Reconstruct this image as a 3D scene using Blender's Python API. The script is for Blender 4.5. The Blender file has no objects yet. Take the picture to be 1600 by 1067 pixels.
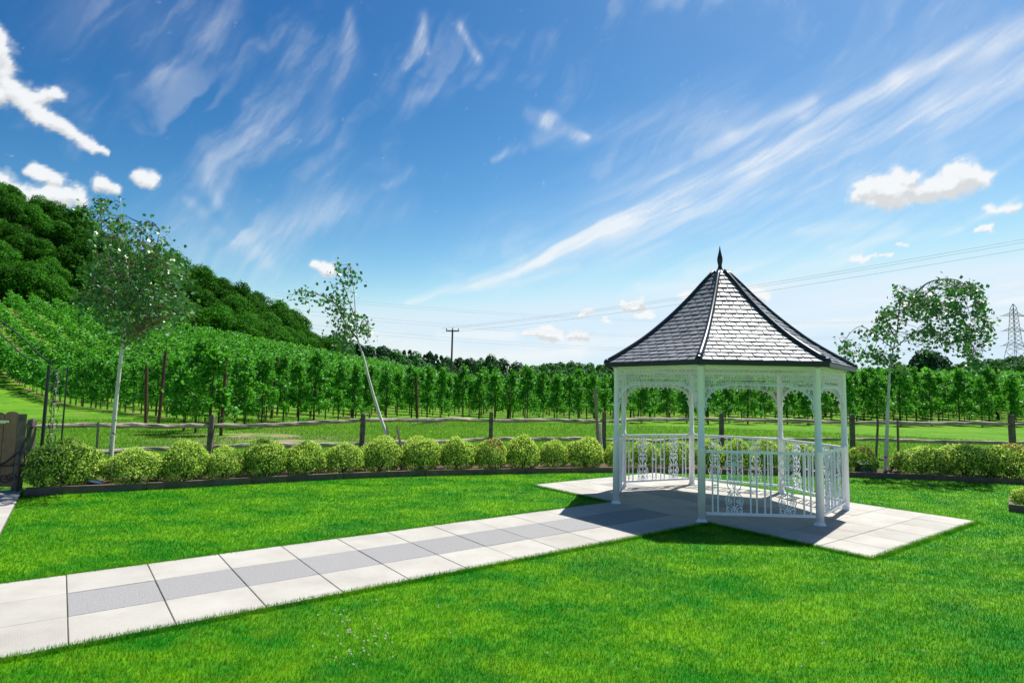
import bpy, math, random
import numpy as np
from mathutils import Vector, Matrix
random.seed(7); rng = np.random.default_rng(11)
sc = bpy.context.scene; C = sc.collection
PI = math.pi

# ------------------------------------------------------------------ camera
FPX, PITCH, ROLL, CAMH = 926., .0863, .0216, 1.70
cp, sp = math.cos(PITCH), math.sin(PITCH); cr, sr = math.cos(ROLL), math.sin(ROLL)
FW = np.array([0, cp, sp]); UP0 = np.array([0, -sp, cp]); RT0 = np.array([1., 0, 0])
RT = cr*RT0+sr*UP0; UP = -sr*RT0+cr*UP0
cam = bpy.data.objects.new('camera', bpy.data.cameras.new('camera')); C.objects.link(cam)
cam.matrix_world = Matrix([[RT[0], UP[0], -FW[0], 0], [RT[1], UP[1], -FW[1], 0], [RT[2], UP[2], -FW[2], CAMH], [0, 0, 0, 1]])
cam.data.sensor_width = 36; cam.data.lens = FPX/1600*36; cam.data.clip_end = 6000; cam.data.clip_start = .05
sc.camera = cam
def ray(px, py): return FW+(px-800)/FPX*RT-(py-533.5)/FPX*UP
def at(px, py, Y):                      # point of the place at depth Y
    d = ray(px, py); return np.array([0, 0, CAMH])+d*(Y/d[1])
def gnd(px, py, z=0.):
    d = ray(px, py); return np.array([0, 0, CAMH])+d*((z-CAMH)/d[2])
def azel(px, py):
    d = ray(px, py); d = d/np.linalg.norm(d); return math.atan2(d[0], d[1]), math.asin(d[2])

# ------------------------------------------------------------------ light
SUN_EL, SUN_AZ = math.radians(61.5), math.radians(39.5)     # azimuth from +Y towards +X
sun = bpy.data.objects.new('sun', bpy.data.lights.new('sun', 'SUN')); C.objects.link(sun)
sun.data.energy = 5.0; sun.data.angle = math.radians(.53); sun.data.color = (1, .965, .90)
sd = Vector((math.sin(SUN_AZ)*math.cos(SUN_EL), math.cos(SUN_AZ)*math.cos(SUN_EL), math.sin(SUN_EL)))
sun.rotation_euler = sd.to_track_quat('Z', 'Y').to_euler()
sc.view_settings.view_transform = 'Standard'; sc.view_settings.look = 'None'
sc.view_settings.gamma = 1; sc.view_settings.use_curve_mapping = False; sc.view_settings.exposure = .72
sc.render.engine = 'CYCLES'
sc.cycles.max_bounces = 7; sc.cycles.transparent_max_bounces = 6; sc.cycles.diffuse_bounces = 3; sc.cycles.transmission_bounces = 3

W = bpy.data.worlds.new('World'); sc.world = W; W.use_nodes = True
wt = W.node_tree; wt.nodes.clear()
def wn(t, **k):
    n = wt.nodes.new(t)
    for a, b in k.items(): setattr(n, a, b)
    return n
def plug(tree, s, v):
    if hasattr(v, 'is_output'): tree.links.new(v, s)
    elif v is not None: s.default_value = v
def wm(op, a, b=None, c=None, clamp=False):
    n = wn('ShaderNodeMath', operation=op, use_clamp=clamp)
    for i, v in enumerate((a, b, c)): plug(wt, n.inputs[i], v)
    return n.outputs[0]
def wv(op, a, b=None, c=None):
    n = wn('ShaderNodeVectorMath', operation=op)
    plug(wt, n.inputs[0], a); plug(wt, n.inputs[1], b)
    if op == 'SCALE': plug(wt, n.inputs['Scale'], c)
    return n.outputs['Value'] if op in ('DOT_PRODUCT', 'LENGTH') else n.outputs['Vector']
def wnoise(vec, scale, detail=5, rough=.55, dist=0.):
    n = wn('ShaderNodeTexNoise'); plug(wt, n.inputs['Vector'], vec)
    n.inputs['Scale'].default_value = scale; n.inputs['Detail'].default_value = detail
    n.inputs['Roughness'].default_value = rough; n.inputs['Distortion'].default_value = dist
    return n
SKYG = ((5.6, 3.15, .42), (1.64, 2.12, .52), (.90, 1.55, .60))
sky = wn('ShaderNodeTexSky', sky_type='NISHITA', sun_disc=False, sun_elevation=SUN_EL, sun_rotation=SUN_AZ,
         air_density=1.0, dust_density=.5, ozone_density=1.4, altitude=50)
gm = wn('ShaderNodeVectorMath', operation='SCALE'); gm.inputs['Scale'].default_value = .11; wt.links.new(sky.outputs[0], gm.inputs[0])
sx_ = wn('ShaderNodeSeparateXYZ'); wt.links.new(gm.outputs[0], sx_.inputs[0]); cx_ = wn('ShaderNodeCombineXYZ')   # film-like grade of the clear sky, one curve per channel
for c_, (k_, p_, top_) in enumerate(SKYG):
    v_ = wm('MULTIPLY', wm('POWER', sx_.outputs[c_], p_), k_); wt.links.new(wm('SMOOTH_MIN', v_, top_, .12), cx_.inputs[c_])
gs = wn('ShaderNodeVectorMath', operation='SCALE'); gs.inputs['Scale'].default_value = 1/.11; wt.links.new(cx_.outputs[0], gs.inputs[0])
bg = wn('ShaderNodeBackground'); wt.links.new(gs.outputs[0], bg.inputs[0]); bg.inputs[1].default_value = .11
wo = wn('ShaderNodeOutputWorld'); wt.links.new(bg.outputs[0], wo.inputs[0])

# cloud tracks on the dome (x0, y0, x1, y1, width0, width1, strength), read as directions
R1 = [(640,475,740,440,6,13,.8),(740,440,850,398,13,24,.95),(850,398,960,352,24,34,1.),(960,352,1060,305,34,38,.95),(1060,305,1170,255,38,40,.75),
      (1170,255,1330,222,36,34,.62),(1330,222,1450,180,30,26,.55),(1450,180,1640,95,26,22,.5),
      (1170,255,1260,190,26,22,.35),(1260,190,1400,128,20,20,.5),(1400,128,1640,30,20,24,.6),
      (1090,240,1140,212,12,16,.3),(1140,212,1270,160,16,14,.38),(1180,312,1330,275,12,18,.3),(1330,275,1460,235,18,20,.4),(1460,235,1640,165,20,24,.4),
      (1000,340,1500,190,130,160,.26),(1400,200,1600,150,90,90,.12),(840,215,1150,165,20,50,.16),(1000,345,1250,290,50,60,.2),
      (700,455,900,420,12,10,.2),(1250,360,1400,345,14,16,.25),(1300,385,1420,360,10,9,.4),(1420,372,1500,355,8,12,.5),(1520,340,1590,320,8,12,.5),
      (1080,430,1340,395,20,20,.28),(1000,452,1330,438,14,16,.3),(820,400,1400,420,120,120,.12)]
L1 = [(550,15,556,85,12,26,.5),(556,85,508,150,26,26,.42),(508,150,500,190,26,30,.4),(500,190,400,215,30,34,.42),(400,215,330,270,34,34,.35),
      (330,270,385,330,30,34,.3),(330,290,365,340,10,15,.6),(365,340,410,400,15,20,.55),(300,315,360,370,10,15,.4),(360,370,420,420,18,20,.4),
      (400,375,530,330,34,40,.4),(300,390,520,440,70,70,.35),(420,245,495,212,18,10,.25),(480,300,560,240,50,30,.12),(280,360,620,330,70,60,.2),
      (215,20,255,120,50,30,.3),(300,20,350,70,55,50,.28),(100,20,330,50,70,60,.2),(190,140,262,120,24,12,.25),(420,170,520,100,60,50,.2),
      (660,28,655,70,12,18,1.),(655,70,635,105,15,6,.8),(722,50,745,90,9,10,1.),(640,158,692,138,20,24,.3),(605,290,645,270,9,14,.4),
      (775,245,812,226,8,12,.5),(828,180,870,190,10,17,1.),(870,190,918,206,17,7,1.),(828,182,905,205,14,12,.9)]
H1 = [(1150,505,1400,480,20,40,.7),(1400,480,1700,455,40,60,.8),(620,575,900,545,22,30,.6),(900,545,1150,520,26,26,.5),(690,528,800,520,14,18,.5),(560,520,700,560,30,30,.4)]
CU = [(0,60,10,120,18,18,.85),(8,148,98,150,15,11,.9),(12,130,60,175,17,15,.9),(60,180,110,212,14,11,.9),(110,212,165,240,11,7,.9),
      (0,285,30,300,20,24,.9),(30,302,120,308,24,18,.85),(60,262,85,280,11,16,1),(155,288,182,294,13,11,1),(215,270,240,282,11,14,1),
      (1345,305,1400,297,22,34,1),(1400,290,1430,303,28,20,1),(1405,280,1415,285,20,22,1),(1452,298,1500,282,18,28,1),(1500,272,1530,278,26,20,1),
      (488,415,520,424,11,13,1),(818,519,868,520,9,14,1),(868,522,880,526,8,6,1),(893,522,912,524,13,12,1),(978,478,1002,477,11,12,1),
      (912,488,926,487,6,7,1),(943,499,950,500,6,5,1),(995,490,1022,491,5,5,.8),(1068,466,1100,462,13,16,1),(1140,455,1192,462,18,14,1),
      (1338,403,1365,402,5,5,.9),(1375,400,1392,399,3,3,.8),(1530,357,1556,354,4,6,1),(1398,383,1412,383,3,3,.8),(1540,332,1585,326,8,8,.7)]
# --- cloud field on the dome, in units of 1/926 rad
def vnoise(x, y, seed):
    xi = np.floor(x).astype(np.int64); yi = np.floor(y).astype(np.int64); fx = x-xi; fy = y-yi
    fx = fx*fx*fx*(fx*(fx*6-15)+10); fy = fy*fy*fy*(fy*(fy*6-15)+10)
    def h(a, b):
        n = (a*374761393+b*668265263+seed*974634777) & 0xffffffff; n = ((n ^ (n >> 13))*1274126177) & 0xffffffff; return ((n ^ (n >> 16)) & 0xffff)/65535.
    return (h(xi, yi)*(1-fx)+h(xi+1, yi)*fx)*(1-fy)+(h(xi, yi+1)*(1-fx)+h(xi+1, yi+1)*fx)*fy
def fbm(x, y, seed, oc=6, g=.55):
    s_ = 0.; a = 1.; t = 0.
    for o_ in range(oc):
        s_ = s_+a*vnoise(x*2**o_+17.3*o_, y*2**o_-9.1*o_, seed+o_); t += a; a *= g
    return s_/t
def sst(v, lo, hi): t = np.clip((v-lo)/(hi-lo), 0, 1); return t*t*(3-2*t)
def cloud_field(A, E):
    """A, E: azimuth, elevation (rad) -> alpha, brightness"""
    X = A*926; Y = E*926
    wx = (fbm(X/120, Y/120, 1, 5)-.5); wy = (fbm(X/120, Y/120, 31, 5)-.5)
    def field(L, X, Y, power=1.):
        acc = np.zeros_like(X)
        for (x0, y0, x1, y1, w0, w1, s_) in L:
            a = np.array(azel(x0, y0))*926; b = np.array(azel(x1, y1))*926; d = b-a; q = (d**2).sum()
            h = np.clip(((X-a[0])*d[0]+(Y-a[1])*d[1])/q, 0, 1); r_ = np.hypot(X-a[0]-d[0]*h, Y-a[1]-d[1]*h)
            acc = np.maximum(acc, np.clip(1-r_/(w0+(w1-w0)*h), 0, 1)**power*s_)
        return acc
    def soft(L, X, Y):
        acc = np.zeros_like(X)
        for (x0, y0, x1, y1, w0, w1, s_) in L:
            a = np.array(azel(x0, y0))*926; b = np.array(azel(x1, y1))*926; d = b-a; q = (d**2).sum()
            h = np.clip(((X-a[0])*d[0]+(Y-a[1])*d[1])/q, 0, 1); r_ = np.hypot(X-a[0]-d[0]*h, Y-a[1]-d[1]*h)
            v = s_*np.exp(-(r_/(.62*(w0+(w1-w0)*h)))**2); acc = 1-(1-acc)*(1-v)
        return acc
    def streak(ang, l1, l2, seed, wa=30, g=.6):
        ca, sa = math.cos(ang), math.sin(ang); u = (X*ca+Y*sa)+wa*wx; v = (-X*sa+Y*ca)+wa*wy
        return fbm(u/l1, v/l2, seed, 6, g)
    s1 = streak(.42, 190, 17, 5, 22); s1b = streak(.38, 90, 9, 15, 18); s2 = streak(.95, 150, 22, 8, 50, .55); s3 = streak(.04, 200, 16, 12, 30)
    s2b = streak(1.15, 70, 8, 25, 26)
    c1 = .92*soft(R1, X+16*wx, Y+16*wy)*(.34+.85*sst(s1, .28, .72))*(.85+.3*sst(s1b, .3, .7))
    c2 = .60*soft(L1, X+34*wx, Y+34*wy)*(.22+.75*sst(s2, .30, .74))*(.7+.45*sst(s2b, .3, .7))
    c3 = soft(H1, X+16*wx, Y+16*wy)*(.2+1.1*sst(s3, .3, .66))
    gen = .20*sst(fbm(X/260+wx, Y/120+wy, 77, 6), .50, .80)*sst(s2, .35, .7)
    cir = np.clip(1-(1-np.clip(c1, 0, .98))*(1-np.clip(c2, 0, .95))*(1-np.clip(c3, 0, .95))*(1-gen), 0, 1)
    px = fbm(X/26, Y/26, 41, 5, .6)-.5; py = fbm(X/26, Y/26, 51, 5, .6)-.5
    m_ = field(CU, X+26*px, Y+20*py); n_ = fbm(X/16, Y/12, 61, 7, .68)
    cu = sst(m_+.72*(n_-.5), .16, .50); halo = .30*sst(m_+.5*(n_-.5), .0, .3)
    cu = np.maximum(cu, halo*(m_ > .0))
    m2_ = field(CU, X+26*px, Y+7+20*py); lit = .76+.24*sst(fbm((X-4)/18, (Y+6)/14, 43, 5)+.9*(m_-m2_)+.10, .35, .75)
    al = 1-(1-cir*.86)*(1-cu*.96)
    br = (1*(cir*.86)*(1-cu*.96)+lit*cu*.96)/np.maximum(al, 1e-4)
    el = sst(E, -.02, .02)
    return al*el, br

# ------------------------------------------------------------------ helpers
def nmesh(name, V, F):
    me = bpy.data.meshes.new(name); me.from_pydata([tuple(v) for v in V], [], F); me.update(); return me
def fastmesh(name, V, n):                # V (N,n,3): N separate n-gons
    V = np.ascontiguousarray(V, dtype=np.float32); N = len(V); me = bpy.data.meshes.new(name)
    me.vertices.add(N*n); me.vertices.foreach_set('co', V.ravel()); me.loops.add(N*n); me.polygons.add(N)
    me.loops.foreach_set('vertex_index', np.arange(N*n, dtype=np.int32))
    me.polygons.foreach_set('loop_start', np.arange(0, N*n, n, dtype=np.int32))
    me.update(calc_edges=True); return me
def obj(name, me, mat=None, parent=None, loc=None, smooth=False):
    o = bpy.data.objects.new(name, me); C.objects.link(o)
    if mat is not None and me is not None and not me.materials:
        for m_ in (mat if isinstance(mat, (list, tuple)) else [mat]): me.materials.append(m_)
    if parent is not None: o.parent = parent
    if loc is not None: o.location = tuple(loc)
    if smooth: me.shade_smooth()
    return o
def tag(o, label=None, cat=None, group=None, kind=None):
    if label: o['label'] = label
    if cat: o['category'] = cat
    if group: o['group'] = group
    if kind: o['kind'] = kind
    return o
def thing(name, loc, label, cat, group=None, rz=0):
    o = bpy.data.objects.new(name, None); C.objects.link(o); o.location = tuple(loc); o.rotation_euler = (0, 0, rz)
    o.empty_display_size = .2
    return tag(o, label, cat, group)
class MB:
    def __init__(s): s.V = []; s.F = []
    def add(s, V, F):
        k = len(s.V); s.V += [tuple(map(float, v)) for v in V]; s.F += [tuple(i+k for i in f) for f in F]
    def box(s, c, d, M=None):
        V = [(c[0]+x*d[0]/2, c[1]+y*d[1]/2, c[2]+z*d[2]/2) for x in (-1, 1) for y in (-1, 1) for z in (-1, 1)]
        if M is not None: V = [M@Vector(v) for v in V]
        s.add(V, [(0,1,3,2), (4,6,7,5), (0,4,5,1), (2,3,7,6), (0,2,6,4), (1,5,7,3)])
    def tube(s, P, R, n=8, cap=True, wob=0):
        P = np.array(P, float); R = np.full(len(P), R, float) if np.isscalar(R) else np.array(R, float)
        T = np.gradient(P, axis=0); T /= np.linalg.norm(T, axis=1)[:, None]+1e-9
        ref = np.array([0, 0, 1.]) if abs(T[0][2]) < .9 else np.array([1., 0, 0])
        V = []; a = np.arange(n)*2*PI/n
        U = np.cross(T[0], ref); U /= np.linalg.norm(U)
        for p, t, r_ in zip(P, T, R):
            U = U-t*np.dot(U, t); U /= np.linalg.norm(U); Wv = np.cross(t, U)
            rr = r_*(1+wob*rng.uniform(-1, 1, n)) if wob else np.full(n, r_)
            V += [p+rr[i]*(math.cos(a[i])*U+math.sin(a[i])*Wv) for i in range(n)]
        F = [(k*n+i, k*n+(i+1) % n, (k+1)*n+(i+1) % n, (k+1)*n+i) for k in range(len(P)-1) for i in range(n)]
        if cap: F += [tuple(range(n))[::-1], tuple((len(P)-1)*n+i for i in range(n))]
        s.add(V, F)
    def lathe(s, prof, n=16, c=(0, 0, 0)):
        V = [(c[0]+r_*math.cos(i*2*PI/n), c[1]+r_*math.sin(i*2*PI/n), c[2]+z) for r_, z in prof for i in range(n)]
        F = [(k*n+i, k*n+(i+1) % n, (k+1)*n+(i+1) % n, (k+1)*n+i) for k in range(len(prof)-1) for i in range(n)]
        F += [tuple(range(n))[::-1], tuple((len(prof)-1)*n+i for i in range(n))]
        s.add(V, F)
    def strip(s, pts, w, dpt):           # flat iron bar bent in the x-z plane
        P = np.array(pts, float); T = np.gradient(P, axis=0); T /= np.linalg.norm(T, axis=1)[:, None]+1e-9
        N = np.stack([-T[:, 1], T[:, 0]], 1)*w/2; h = dpt/2; V = []
        for p, n_ in zip(P, N):
            V += [(p[0]+n_[0], -h, p[1]+n_[1]), (p[0]-n_[0], -h, p[1]-n_[1]), (p[0]-n_[0], h, p[1]-n_[1]), (p[0]+n_[0], h, p[1]+n_[1])]
        F = [(k*4+i, k*4+(i+1) % 4, k*4+4+(i+1) % 4, k*4+4+i) for k in range(len(P)-1) for i in range(4)]+[(3, 2, 1, 0), tuple((len(P)-1)*4+i for i in range(4))]
        s.add(V, F)
    def mesh(s, name): return nmesh(name, s.V, s.F)

# ------------------------------------------------------------------ materials
def mat(name, base, rough=.6, spec=.4, metal=0., var=None, vscale=8., bump=0., bscale=60., rand=None, transl=0., coord='Object', obrand=None, sheen=0):
    """base colour with optional noise towards var, per-piece variation (rand), bump, translucency"""
    m_ = bpy.data.materials.new(name); m_.use_nodes = True; t = m_.node_tree; N = t.nodes
    b = N['Principled BSDF']; b.inputs['Roughness'].default_value = rough; b.inputs['Specular IOR Level'].default_value = spec; b.inputs['Metallic'].default_value = metal
    co = N.new('ShaderNodeTexCoord'); vec = N.new('ShaderNodeNewGeometry').outputs['Position'] if coord == 'World' else co.outputs[coord]
    c = None
    def rgb(v):
        n = N.new('ShaderNodeRGB'); n.outputs[0].default_value = (*v, 1); return n.outputs[0]
    def mixc(f, a, b2, mode='MIX'):
        n = N.new('ShaderNodeMix'); n.data_type = 'RGBA'; n.blend_type = mode
        plug(t, n.inputs[0], f); plug(t, n.inputs[6], a); plug(t, n.inputs[7], b2); return n.outputs[2]
    c = rgb(base)
    if var is not None:
        nz = N.new('ShaderNodeTexNoise'); t.links.new(vec, nz.inputs['Vector']); nz.inputs['Scale'].default_value = vscale; nz.inputs['Detail'].default_value = 6; nz.inputs['Roughness'].default_value = .62
        mr = N.new('ShaderNodeMapRange'); t.links.new(nz.outputs[0], mr.inputs[0]); mr.inputs[1].default_value = .36; mr.inputs[2].default_value = .64
        c = mixc(mr.outputs[0], c, rgb(var))
    if rand is not None:
        g = N.new('ShaderNodeNewGeometry'); c = mixc(g.outputs['Random Per Island'], c, rgb(rand))
    if obrand is not None:
        g = N.new('ShaderNodeObjectInfo'); mr = N.new('ShaderNodeMapRange'); t.links.new(g.outputs['Random'], mr.inputs[0]); mr.inputs[3].default_value = 1-obrand; mr.inputs[4].default_value = 1+obrand*.6
        hv = N.new('ShaderNodeHueSaturation'); t.links.new(c, hv.inputs['Color']); t.links.new(mr.outputs[0], hv.inputs['Value']); c = hv.outputs[0]
    t.links.new(c, b.inputs['Base Color'])
    if bump:
        nz = N.new('ShaderNodeTexNoise'); t.links.new(vec, nz.inputs['Vector']); nz.inputs['Scale'].default_value = bscale; nz.inputs['Detail'].default_value = 4
        bp = N.new('ShaderNodeBump'); bp.inputs['Strength'].default_value = bump; bp.inputs['Distance'].default_value = .01
        t.links.new(nz.outputs[0], bp.inputs['Height']); t.links.new(bp.outputs[0], b.inputs['Normal'])
    if transl:
        tr = N.new('ShaderNodeBsdfTranslucent'); hv = N.new('ShaderNodeHueSaturation'); t.links.new(c, hv.inputs['Color']); hv.inputs['Value'].default_value = 1.5; hv.inputs['Hue'].default_value = .485
        t.links.new(hv.outputs[0], tr.inputs[0])
        mx = N.new('ShaderNodeMixShader'); mx.inputs[0].default_value = transl
        t.links.new(b.outputs[0], mx.inputs[1]); t.links.new(tr.outputs[0], mx.inputs[2]); t.links.new(mx.outputs[0], N['Material Output'].inputs[0])
    return m_
M = {}
M['white'] = mat('white_paint', (.90, .89, .96), .34, .5, var=(.85, .855, .91), vscale=5)
M['slate'] = mat('roof_slate', (.19, .205, .24), .55, .42, var=(.13, .135, .155), vscale=9, bump=.25, bscale=40, obrand=.25)
M['slate_dark'] = mat('roof_underlay', (.03, .035, .045), .6)
M['ridge'] = mat('dark_glossy_ridge', (.024, .032, .046), .34, .3)
M['soffit'] = mat('cream_soffit', (.62, .66, .52), .6)
M['slab'] = mat('pale_concrete_slab', (.43, .41, .37), .8, .25, var=(.355, .335, .30), vscale=1.6, bump=.7, bscale=150, obrand=.08, coord='World')
M['slab_grey'] = mat('grey_aggregate_slab', (.30, .295, .29), .75, .3, var=(.215, .212, .21), vscale=70, bump=.9, bscale=110, obrand=.07, coord='World')
M['joint'] = mat('mossy_joint', (.10, .12, .07), .95, .1, var=(.17, .16, .12), vscale=30)
M['timber'] = mat('weathered_rail', (.44, .385, .31), .8, .25, var=(.25, .205, .155), vscale=7, bump=.6, bscale=30)
M['timber_dark'] = mat('dark_fence_timber', (.20, .16, .13), .8, .2, var=(.11, .088, .072), vscale=9, bump=.6, bscale=30)
M['gate'] = mat('gate_board', (.36, .21, .135), .7, .25, var=(.24, .14, .095), vscale=6, bump=.4, bscale=25)
M['edge'] = mat('edging_board', (.16, .11, .095), .75, .3, var=(.10, .07, .06), vscale=6, bump=.4, bscale=30)
M['soil'] = mat('bed_soil', (.07, .05, .03), .95, .1, var=(.12, .085, .05), vscale=5, bump=1., bscale=25)
M['stake'] = mat('pale_stake', (.34, .27, .20), .75, .3, var=(.24, .18, .13), vscale=10)
M['post_or'] = mat('orchard_post_wood', (.13, .065, .045), .8, .2, var=(.08, .04, .03), vscale=4)
M['iron'] = mat('black_iron', (.018, .02, .026), .45, .5)
M['metal'] = mat('brushed_metal', (.6, .62, .65), .25, .5, metal=.9)
M['black'] = mat('black_housing', (.012, .013, .018), .35, .5)
M['bark_dark'] = mat('orchard_bark', (.065, .05, .035), .9, .1, var=(.10, .085, .06), vscale=6)
M['pole'] = mat('pole_wood', (.12, .10, .085), .8, .2)
M['steel'] = mat('galvanised_steel', (.16, .18, .21), .6, .3)
M['wire'] = mat('aluminium_wire', (.30, .35, .42), .6, .3)
M['leaf_or'] = mat('orchard_leaf', (.018, .16, .010), .52, .3, rand=(.10, .40, .020), transl=.34)
M['leaf_wood'] = mat('wood_leaf', (.006, .065, .006), .75, .08, rand=(.065, .27, .010), transl=.30, obrand=.34)
M['leaf_dark'] = mat('dark_tree_leaf', (.012, .055, .016), .55, .2, rand=(.04, .13, .035), transl=.18, obrand=.3)
M['leaf_mid'] = mat('mid_tree_leaf', (.014, .10, .014), .6, .2, rand=(.05, .21, .025), transl=.22, obrand=.25)
M['leaf_birch'] = mat('birch_leaf', (.018, .11, .022), .38, .7, rand=(.075, .25, .035), transl=.24)
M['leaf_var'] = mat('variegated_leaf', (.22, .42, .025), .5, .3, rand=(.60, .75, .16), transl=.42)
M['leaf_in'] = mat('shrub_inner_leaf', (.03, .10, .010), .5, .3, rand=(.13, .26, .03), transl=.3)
M['leaf_red'] = mat('red_shoot_leaf', (.24, .07, .04), .5, .3, rand=(.36, .2, .09), transl=.25)
M['clover'] = mat('clover_petals', (.75, .70, .68), .7, .2, transl=.2)
M['birch'] = mat('birch_bark', (.72, .69, .64), .6, .3, var=(.60, .53, .47), vscale=5, bump=.3, bscale=30)
M['birch_twig'] = mat('birch_twig', (.16, .10, .07), .7, .2)
M['birch_mark'] = mat('birch_mark', (.03, .025, .02), .8, .2)

def grass_mat(name, blade=False, field=False):
    m_ = bpy.data.materials.new(name); m_.use_nodes = True; t = m_.node_tree; N = t.nodes; b = N['Principled BSDF']
    b.inputs['Roughness'].default_value = .6; b.inputs['Specular IOR Level'].default_value = .12
    ge = N.new('ShaderNodeNewGeometry'); P = ge.outputs['Position']
    def noise(scale, detail, mp=None, rg=.6):
        v = P
        if mp: 
            q = N.new('ShaderNodeMapping'); t.links.new(P, q.inputs[0]); q.inputs['Rotation'].default_value = (0, 0, mp[0]); q.inputs['Scale'].default_value = (mp[1], mp[2], .2); v = q.outputs[0]
        n = N.new('ShaderNodeTexNoise'); t.links.new(v, n.inputs['Vector']); n.inputs['Scale'].default_value = scale; n.inputs['Detail'].default_value = detail; n.inputs['Roughness'].default_value = rg; return n.outputs[0]
    def mr(v, a, b2, c=0., d=1.):
        n = N.new('ShaderNodeMapRange'); plug(t, n.inputs[0], v); n.inputs[1].default_value = a; n.inputs[2].default_value = b2; n.inputs[3].default_value = c; n.inputs[4].default_value = d; n.interpolation_type = 'SMOOTHSTEP'; return n.outputs[0]
    def mix(f, a, b2):
        n = N.new('ShaderNodeMix'); n.data_type = 'RGBA'; plug(t, n.inputs[0], f); plug(t, n.inputs[6], a if hasattr(a, 'is_output') else (*a, 1)); plug(t, n.inputs[7], b2 if hasattr(b2, 'is_output') else (*b2, 1)); return n.outputs[2]
    if field:
        g = mix(mr(noise(.25, 5), .38, .62), (.055, .20, .006), (.105, .27, .008))
        g = mix(mr(noise(3., 5), .45, .7), g, (.17, .28, .03))
        vm = N.new('ShaderNodeVectorMath'); vm.operation = 'DOT_PRODUCT'; t.links.new(P, vm.inputs[0]); vm.inputs[1].default_value = (RN[0], RN[1], 0)
        ad = N.new('ShaderNodeMath'); ad.operation = 'ADD'; t.links.new(vm.outputs['Value'], ad.inputs[0]); ad.inputs[1].default_value = -(RS[0]*RN[0]+RS[1]*RN[1])+RSP/2
        md = N.new('ShaderNodeMath'); md.operation = 'FLOORED_MODULO'; t.links.new(ad.outputs[0], md.inputs[0]); md.inputs[1].default_value = RSP
        sb = N.new('ShaderNodeMath'); sb.operation = 'SUBTRACT'; t.links.new(md.outputs[0], sb.inputs[0]); sb.inputs[1].default_value = RSP/2
        ab = N.new('ShaderNodeMath'); ab.operation = 'ABSOLUTE'; t.links.new(sb.outputs[0], ab.inputs[0])
        strip_ = mr(ab.outputs[0], .48, .30)
        at_ = N.new('ShaderNodeAttribute'); at_.attribute_name = 'orchard'
        mu = N.new('ShaderNodeMath'); mu.operation = 'MULTIPLY'; t.links.new(strip_, mu.inputs[0]); t.links.new(at_.outputs['Fac'], mu.inputs[1])
        mu2 = N.new('ShaderNodeMath'); mu2.operation = 'MULTIPLY'; t.links.new(mu.outputs[0], mu2.inputs[0]); t.links.new(mr(noise(.7, 4), .46, .62), mu2.inputs[1])
        soil = mix(noise(4, 5), (.17, .11, .065), (.27, .19, .115))
        c = mix(mu2.outputs[0], g, soil)
        a2 = N.new('ShaderNodeAttribute'); a2.attribute_name = 'bare'
        mu3 = N.new('ShaderNodeMath'); mu3.operation = 'MULTIPLY'; t.links.new(a2.outputs['Fac'], mu3.inputs[0]); t.links.new(mr(noise(.9, 5), .42, .55), mu3.inputs[1])
        c = mix(mu3.outputs[0], c, (.33, .25, .17))
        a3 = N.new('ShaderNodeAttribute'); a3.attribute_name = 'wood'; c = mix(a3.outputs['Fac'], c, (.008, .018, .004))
        b.inputs['Specular IOR Level'].default_value = .1; b.inputs['Roughness'].default_value = .9
    else:
        c = mix(mr(noise(1.15, 7, (.25, .8, 1.3), .74), .36, .64), (.010, .19, .002), (.14, .345, .001))
        c = mix(mr(noise(13., 4), .42, .70, 0, .45), c, (.012, .16, .004)); c = mix(mr(noise(4., 5), .50, .78, 0, .6), c, (.17, .31, .006))
        c = mix(mr(noise(.45, 5, (1.1, 1, 1), .7), .50, .72, 0, .55), c, (.006, .125, .014))
        if blade:
            c = mix(mr(ge.outputs['Random Per Island'], .5, 1., 0, .45), c, (.12, .34, .015))
            c = mix(mr(ge.outputs['Random Per Island'], .96, .99, 0, .6), c, (.34, .30, .12))
    t.links.new(c, b.inputs['Base Color'])
    if blade:
        tr = N.new('ShaderNodeBsdfTranslucent'); hv = N.new('ShaderNodeHueSaturation'); t.links.new(c, hv.inputs['Color']); hv.inputs['Value'].default_value = 1.4
        t.links.new(hv.outputs[0], tr.inputs[0]); mx = N.new('ShaderNodeMixShader'); mx.inputs[0].default_value = .35
        t.links.new(b.outputs[0], mx.inputs[1]); t.links.new(tr.outputs[0], mx.inputs[2]); t.links.new(mx.outputs[0], N['Material Output'].inputs[0])
    else:
        n = noise(9 if field else 60, 8, None, .75); bp = N.new('ShaderNodeBump'); bp.inputs['Strength'].default_value = .9; bp.inputs['Distance'].default_value = .12 if field else .02
        t.links.new(n, bp.inputs['Height']); t.links.new(bp.outputs[0], b.inputs['Normal'])
    return m_
RS = (-10.4, 21.2); RU = (-.743, .669); RN = (.669, .743); RSP = 3.2      # orchard rows
M['lawn'] = grass_mat('lawn_turf'); M['blade'] = grass_mat('grass_blade', blade=True); M['field'] = grass_mat('meadow', field=True)

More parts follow.
